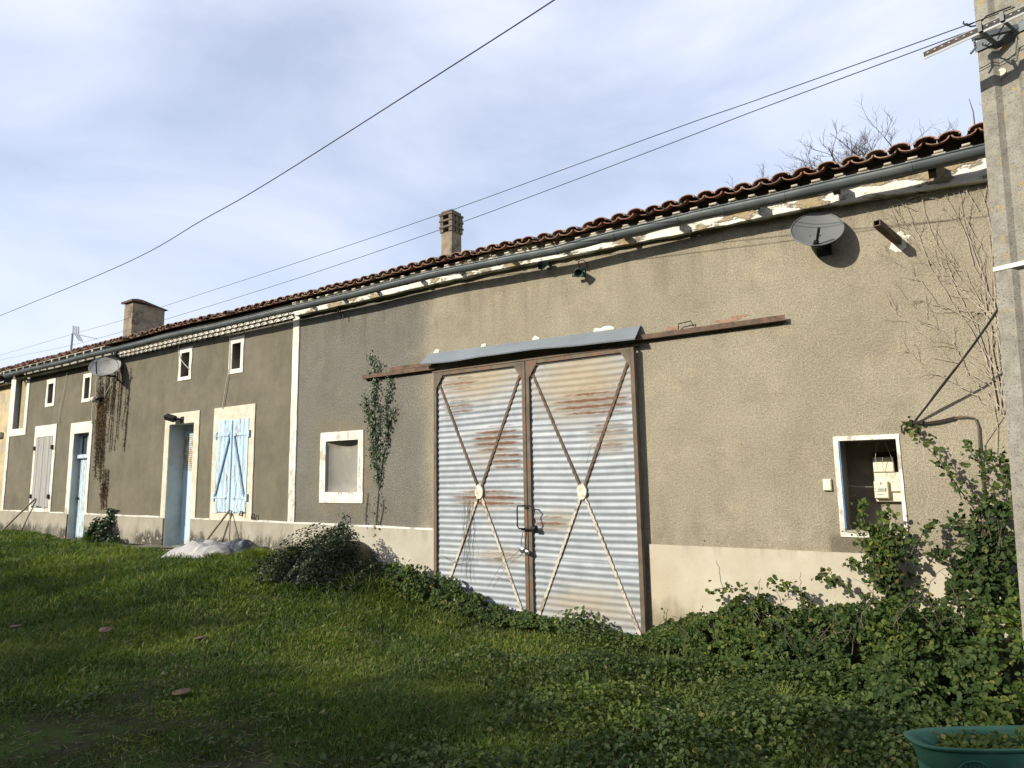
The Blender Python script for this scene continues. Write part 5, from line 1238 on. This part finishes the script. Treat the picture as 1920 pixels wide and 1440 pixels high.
for k, tp_ in enumerate(tops):
    bx = 1878+random.uniform(-14, 12); by = random.uniform(560, 770) if tp_[1] < 600 else 770
    mid = ((bx*.45+tp_[0]*.55)+12, (by*.5+tp_[1]*.5)+random.uniform(-8, 22))
    vstem((bx, by), mid, .0058, 1); vstem(mid, tp_, .0040, 0)
for k in range(6): vstem((1885+random.uniform(-10, 8), 775), (1860+random.uniform(-28, 20), random.uniform(420, 560)), .0055, 1)
for a, b in (((1690, 352), (1760, 372)), ((1700, 372), (1790, 352)), ((1735, 350), (1690, 382)), ((1800, 395), (1850, 480)), ((1660, 360), (1720, 395)), ((1835, 395), (1795, 318)), ((1818, 340), (1822, 300)), ((1700, 350), (1665, 330)), ((1850, 690), (1795, 560)), ((1845, 300), (1862, 360))): vstem(a, b, .0048, 1)
vm.build('stems', 'bark_pale', bv)
ft = MB()
for a in ([(1840, 900), (1846, 830), (1880, 780)], [(1760, 860), (1790, 905), (1800, 935)], [(1862, 760), (1870, 800), (1868, 850)]): ft.tube([P(x_, y_, -.02) for x_, y_ in a], .0032, 5)
ft.build('runner', 'bark_pale', bv)
# thin dead stems hanging on the barn door
dv_ = thing('dry_tendrils', 'thin dry tendrils hanging on the left barn door below its hub', 'vine', tuple(P(880, 1130, -.13)))
tm = MB()
for k in range(10):
    x = random.uniform(866, 884); y = random.uniform(925, 960); pts = [(x, y)]
    for _ in range(7): x += random.uniform(-5, 4); y += random.uniform(8, 26); pts.append((x, y))
    tm.tube([P(a, b, -.115-random.uniform(0, .02)) for a, b in pts], .0022, 4)
for a in ([(826, 1040), (850, 1055), (870, 1052)], [(985, 1020), (965, 1040), (925, 1048)], [(975, 1032), (940, 1060), (915, 1100)], [(940, 1062), (955, 1090), (930, 1080)], [(1100, 870), (1108, 835), (1120, 830), (1112, 862), (1098, 868)]): tm.tube([P(x_, y_, -.13) for x_, y_ in a], .0022, 4)
tm.build('stems', 'twig_brown', dv_)

# ------------------------------------------------------------------ bare trees behind the roof
def branch(mb, p, d, L, r, depth, tips):
    pts = [p]; dd = Vector(d)
    for i in range(4):
        dd = (dd+Vector((random.gauss(0, .16), random.gauss(0, .16), random.gauss(0, .10)+.03))).normalized(); pts.append(pts[-1]+dd*L/4)
    mb.tube(pts, [r*(1-.4*i/4) for i in range(5)], 5 if r > .01 else 4, False)
    if depth <= 0: return
    for _ in range(random.choice((3, 4))):
        i = random.randint(1, 4); nd = (dd+Vector((random.uniform(-1, 1), random.uniform(-.8, .8), random.uniform(-.35, .75)))*.85).normalized()
        branch(mb, pts[i], nd, L*random.uniform(.48, .72), r*.55, depth-1, tips)
def bare_tree(px, py_top, spread, lab, sx=1.):
    top = P(px, py_top, 9.); base = Vector((top.x, 9., 0)); t = thing('bare_tree', lab, 'tree', tuple(base), 'bare trees behind the roof')
    H = top.z; tr = MB(); fork = H-spread; tr.tube([base, base+Vector((.1, 0, fork*.5)), base+Vector((0, 0, fork))], [.12, .09, .06], 8); tr.build('trunk', 'bark_grey', t)
    c = MB()
    for k in range(9):
        a = random.uniform(0, 6.28); branch(c, Vector((top.x, 9, fork-.1)), Vector((math.cos(a)*1.0*sx, math.sin(a)*.4, random.uniform(.45, 1))).normalized(), spread*.72, .026, 4, None)
    # scale crown so its highest twig ends at the top
    zm = max(v[2] for v in c.v); k_ = (H-fork)/(zm-fork); c.v = [(v[0], v[1], fork+(v[2]-fork)*k_ if v[2] > fork else v[2]) for v in c.v]
    c.build('crown', 'bark_grey', t)
bare_tree(1470, 296, 1.6, 'bare shrubby tree behind the roof, lowest and farthest left of the three', .7)
bare_tree(1640, 238, 1.9, 'middle bare tree of the three behind the roof, with dense twigs')
bare_tree(1745, 216, 2.2, 'tallest bare tree behind the roof, nearest the pole')
q = P(1826, 190, 5.); tag(MB().tube([P(1829, 262, 5.), P(1828, 240, 5.), P(1825, 210, 5.), P(1817, 185, 5.)], [.014, .011, .008, .004], 5).build('bare_shoot', 'bark_grey'), 'single thin shoot standing up behind the tiles beside the pole', 'twig')

# ------------------------------------------------------------------ yard things
# props
def prop(a, b, lab, r=.02):
    m = MB(); m.tube([a, Vector(a).lerp(Vector(b), .5)+Vector((0, 0, .008)), b], r, 7); return tag(m.build('wooden_prop', 'wood_pole'), lab, 'pole', 'poles holding the shutters shut')
prop(P(431, 956, -.06), P(374, 1031, -.28), 'slanting wooden pole propped against the foot of the blue shutters')
prop(P(432, 962, -.05), tuple(Vector((P(429, 1026, -.25).x, -.25, gz(-10.8, -.2)))), 'upright thin pole standing below the blue shutters', .014)
prop(P(66, 935, -.05), P(-2, 1001, -.35), 'long pole slanting from the grey board shutter at the far left', .022)
# plastic sacks
def heap(name, px0, px1, py, hgt, dep, mat, lab, cat, seed):
    a, b = PG(px0, py), PG(px1, py); cxy = (a+b)/2; L_ = (b-a).length; ax = (b-a).normalized(); ay = Vector((-ax.y, ax.x, 0))
    m = MB(); nu, nv_ = 17, 9; vs = []
    for i in range(nu+1):
        for j in range(nv_+1):
            u_ = i/nu*2-1; v_ = j/nv_*2-1; e = max(0, 1-abs(u_)**2.4)*max(0, 1-abs(v_)**2.2)
            q = cxy+ax*(u_*L_/2)+ay*(v_*dep/2)
            nz_ = mnoise.turbulence(Vector((u_*1.5+seed, v_*1.3, seed)), 3, True)
            rid = abs(mnoise.noise(Vector((u_*3.2+seed, v_*2.2-seed, 0))))
            z = hgt*e**.6*(.72+.30*nz_+random.uniform(-.07, .07))+.10*rid*e+gz(q.x, q.y)-.02; vs.append((q.x+.03*math.sin(v_*6+seed), q.y, z))
    m.add(vs, [(i*(nv_+1)+j, (i+1)*(nv_+1)+j, (i+1)*(nv_+1)+j+1, i*(nv_+1)+j+1) for i in range(nu) for j in range(nv_)], False)
    return tag(m.build(name, mat), lab, cat)
heap('plastic_sheet', 322, 436, 1048, .34, .8, 'tarp_white', 'crumpled white plastic sheet heaped on the grass under the blue shutters', 'plastic sheet', 3.1)
heap('rubbish_sack', 410, 486, 1043, .30, .7, 'tarp_dark', 'dark crumpled sack lying against the right end of the white plastic sheet', 'sack', 8.4)
p = PG(548, 1100); tag(MB().bbox(p.x-.10, p.x+.12, p.y-.05, p.y+.15, p.z-.1, p.z+.09, .02).build('stone_block', 'mossy_concrete'), 'weathered stone block half hidden at the left foot of the ivy mound', 'stone')
# mushrooms
def mushroom(px, py, r, tilt, h, lab):
    p = PG(px, py+4); t = thing('mushroom', lab, 'mushroom', tuple(p), 'parasol mushrooms in the grass')
    MB().tube([p, p+Vector((.004, 0, h*.5)), p+Vector((0, 0, h))], [.010, .008, .008], 8).build('stalk', 'mushroom_flesh', t)
    ax = Vector(tilt).normalized(); prf = [(0, .016*r/.07), (r*.2, .011*r/.07), (r*.3, .006), (r*.7, .004*r/.07), (r, .002), (r*.98, -.004), (r*.4, -.010), (.008, -.014)]
    MB().lathe(prf, p+Vector((0, 0, h)), 22, ax).build('cap', 'mushroom_flesh', t)
mushroom(340, 1308, .07, (-.02, -.05, 1), .06, 'largest parasol mushroom, nearest the camera with brownish wide cap')
mushroom(197, 1188, .06, (.25, -.1, 1), .06, 'mushroom with upturned reddish cap in the left grass')
mushroom(375, 1202, .06, (-.12, -.05, 1), .055, 'tilted tan mushroom right of the upturned one')
mushroom(29, 1179, .055, (0, -.02, 1), .05, 'flat pale mushroom at the far left of the grass')
# scattered twigs
for (a, b) in (((1215, 1362), (1360, 1410)), ((1565, 1357), (1660, 1400)), ((1190, 1355), (1185, 1435))):
    q0_, q1_ = PG(*a)+Vector((0, 0, .14)), PG(*b)+Vector((0, 0, .12)); m = MB(); m.tube([q0_, q0_.lerp(q1_, .3)+Vector((0, 0, .02)), q0_.lerp(q1_, .6)+Vector((.01, 0, -.01)), q1_], .004, 5)
    tag(m.build('fallen_twig', 'bark_pale'), 'dry pale twig lying on the low leaves in the right foreground', 'twig', 'dry twigs')

# green trough planter
e0 = Vector((rt.x, rt.y, 0)); e1 = Vector((-rt.y, rt.x, 0))
rim_z = .50; d_ = ray(1712, 1392); c0 = CAM+d_*((rim_z-CZ)/d_.z)
LX, LY, HT = .98, .30, .36; cc = c0+e0*(LX/2)+e1*(LY*.15); cc.z = 0
tb = thing('planter_trough', 'long green plastic planter trough with arch moulding at the bottom right corner', 'planter', (cc.x, cc.y, rim_z-HT))
def sup(k, n_, sc, z, ins=0.):
    t_ = 2*math.pi*k/n_; p_ = 2/3.2; ca, sa = math.cos(t_), math.sin(t_)
    return Vector((cc.x, cc.y, z))+e0*((LX/2*sc-ins)*math.copysign(abs(ca)**p_, ca))+e1*((LY/2*sc-ins)*math.copysign(abs(sa)**p_, sa))
n_ = 72; prof_ = [(.80, rim_z-HT, 0), (.86, rim_z-.20, 0), (.87, rim_z-.118, 0), (.865, rim_z-.112, .0), (.875, rim_z-.105, 0), (.93, rim_z-.022, 0), (.93, rim_z-.018, -.0), (.975, rim_z-.016, 0), (.985, rim_z-.004, 0), (.98, rim_z, 0), (.975, rim_z, .012), (.93, rim_z-.006, .02), (.80, rim_z-.3, .02)]
m = MB(); m.add([sup(k, n_, s_, z_, i_) for s_, z_, i_ in prof_ for k in range(n_)], [(i*n_+k, i*n_+(k+1) % n_, (i+1)*n_+(k+1) % n_, (i+1)*n_+k) for i in range(len(prof_)-1) for k in range(n_)], True)
m.build('tub', 'green_tub', tb)
m = MB(); so = [sup(k, n_, .93, rim_z-.075, .02) for k in range(n_)]; m.add(so, [tuple(range(n_))]); m.build('soil', 'soil', tb)
def front(u_, z_):  # point on the trough's front face at distance u_ from the left end
    x_ = -LX/2*.90+u_; v_ = -(LY/2*.90)*(max(0, 1-abs(x_/(LX/2*.92))**3.2))**(1/3.2); return Vector((cc.x, cc.y, z_))+e0*x_+e1*(v_-.012)
ar = MB(); arc = []
for q in np.linspace(0, math.pi, 14): arc.append(front(.17-.075*math.cos(q), rim_z-.112+.062*math.sin(q)))
ar.tube(arc, .0035, 6)
for k in range(1, 8): u_ = .17-.075+.15*k/8; hh_ = .062*math.sqrt(max(0, 1-((u_-.17)/.075)**2)); ar.tube([front(u_, rim_z-.112), front(u_, rim_z-.112+hh_)], .002, 5)
ar.tube([front(.06, rim_z-.113), front(.3, rim_z-.113), front(.6, rim_z-.113), front(.9, rim_z-.113)], .003, 6)
ar.tube([front(.10, rim_z-.115), front(.10, rim_z-.25)], .003, 6); ar.build('arch_moulding', 'green_tub', tb)
nl = 700; kx = rng.uniform(-.80, .80, nl); ky = rng.uniform(-.8, .8, nl)
C = np.array([tuple(Vector((cc.x, cc.y, rim_z-.05+random.uniform(-.02, .05)))+e0*(LX/2*.9*a)+e1*(LY/2*.9*b)) for a, b in zip(kx, ky) if a > -.72])
wd_ = thing('planter_weeds', 'small green weeds growing from the soil of the green trough', 'weeds', (cc.x, cc.y, rim_z-.07)); leaves('foliage', C, np.tile([0, -.2, 1.], (len(C), 1)), rng.uniform(.016, .034, len(C)), 'cover', wd_)

# ------------------------------------------------------------------ unseen hedge added behind the viewer, shaped to throw the yard's shade
HY = -22.
hd = thing('shade_hedge', 'unseen tall evergreen hedge added behind the viewer to shade the yard', 'hedge', (-14, HY, 0))
def hz(x): return 9.75-.05*(x+13.5)*((x<-13.5)|(x>-5))+.30*np.sin(x*.55+1)+.28*np.sin(x*1.7)+.18*np.sin(x*4.1+2)+.10*x*0
m = MB(); hx = np.arange(-75, 25, .5); m.add([(x, HY+dy, z) for x in hx for dy, z in ((-1, 0), (-1, hz(x)-1.2), (.0, hz(x)-.6), (1, hz(x)-1.3), (1, 0))], [(i*5+k, (i+1)*5+k, (i+1)*5+k+1, i*5+k+1) for i in range(len(hx)-1) for k in range(4)], True)
m.build('shaded_core', 'ivydark', hd, attrs={'rnd': [0.1]*len(m.v)})
nh = 45000; x = rng.uniform(-75, 25, nh); top = rng.uniform(0, 1, nh) < .7
z = np.where(top, hz(x)-rng.uniform(0, 1, nh)**1.6*1.5, rng.uniform(0, 1, nh)*hz(x)); y = HY+np.where(top, rng.uniform(-1.1, 1.1, nh), 1.05+rng.normal(0, .1, nh))
leaves('foliage', np.stack([x, y, z], -1), np.tile([0, .4, .8], (nh, 1)), rng.uniform(.12, .26, nh), 'ivydark', hd)

# ------------------------------------------------------------------ light
sd = Vector((.55, 1, -.52)).normalized(); el = math.asin(-sd.z); az = math.atan2(-sd.x, -sd.y)  # azimuth of the sun from +Y towards +X
sl = bpy.data.lights.new('sun', 'SUN'); sl.energy = 4.2; sl.angle = rad(.53); sl.color = (1, .93, .81)
so_ = bpy.data.objects.new('sun', sl); COL.objects.link(so_); so_.rotation_euler = sd.to_track_quat('-Z', 'Y').to_euler()
W = bpy.data.worlds.new('World'); S.world = W; W.use_nodes = True; nt = W.node_tree; N_ = nt.nodes; bg = N_['Background']
sky = N_.new('ShaderNodeTexSky'); sky.sky_type = 'NISHITA'; sky.sun_disc = False; sky.sun_elevation = el; sky.sun_rotation = az; sky.dust_density = 1.6; sky.air_density = 1.0; sky.ozone_density = 1.2
tc = N_.new('ShaderNodeTexCoord'); mp = N_.new('ShaderNodeMapping'); mp.inputs['Scale'].default_value = (1.2, 1.6, 3.2); mp.inputs['Rotation'].default_value = (.2, .15, .5); nt.links.new(tc.outputs['Generated'], mp.inputs[0])
nz1 = N_.new('ShaderNodeTexNoise'); nz1.inputs['Scale'].default_value = 1.5; nz1.inputs['Detail'].default_value = 7; nz1.inputs['Roughness'].default_value = .52; nz1.inputs['Distortion'].default_value = .35; nt.links.new(mp.outputs[0], nz1.inputs['Vector'])
cr1 = N_.new('ShaderNodeValToRGB'); cr1.color_ramp.elements[0].position = .36; cr1.color_ramp.elements[0].color = (.42,)*3+(1,); cr1.color_ramp.elements[1].position = .72; cr1.color_ramp.elements[1].color = (.97,)*3+(1,); nt.links.new(nz1.outputs['Fac'], cr1.inputs[0])
mx = N_.new('ShaderNodeMix'); mx.data_type = 'RGBA'; nt.links.new(cr1.outputs[0], mx.inputs[0]); nt.links.new(sky.outputs[0], mx.inputs[6]); mx.inputs[7].default_value = (4.8, 5.1, 6.15, 1)
nt.links.new(mx.outputs[2], bg.inputs[0]); bg.inputs[1].default_value = .145
S.view_settings.view_transform = 'Standard'; S.view_settings.look = 'None'; S.view_settings.exposure = .46; S.view_settings.gamma = 1
S.cycles.max_bounces = 6; S.cycles.use_denoising = True
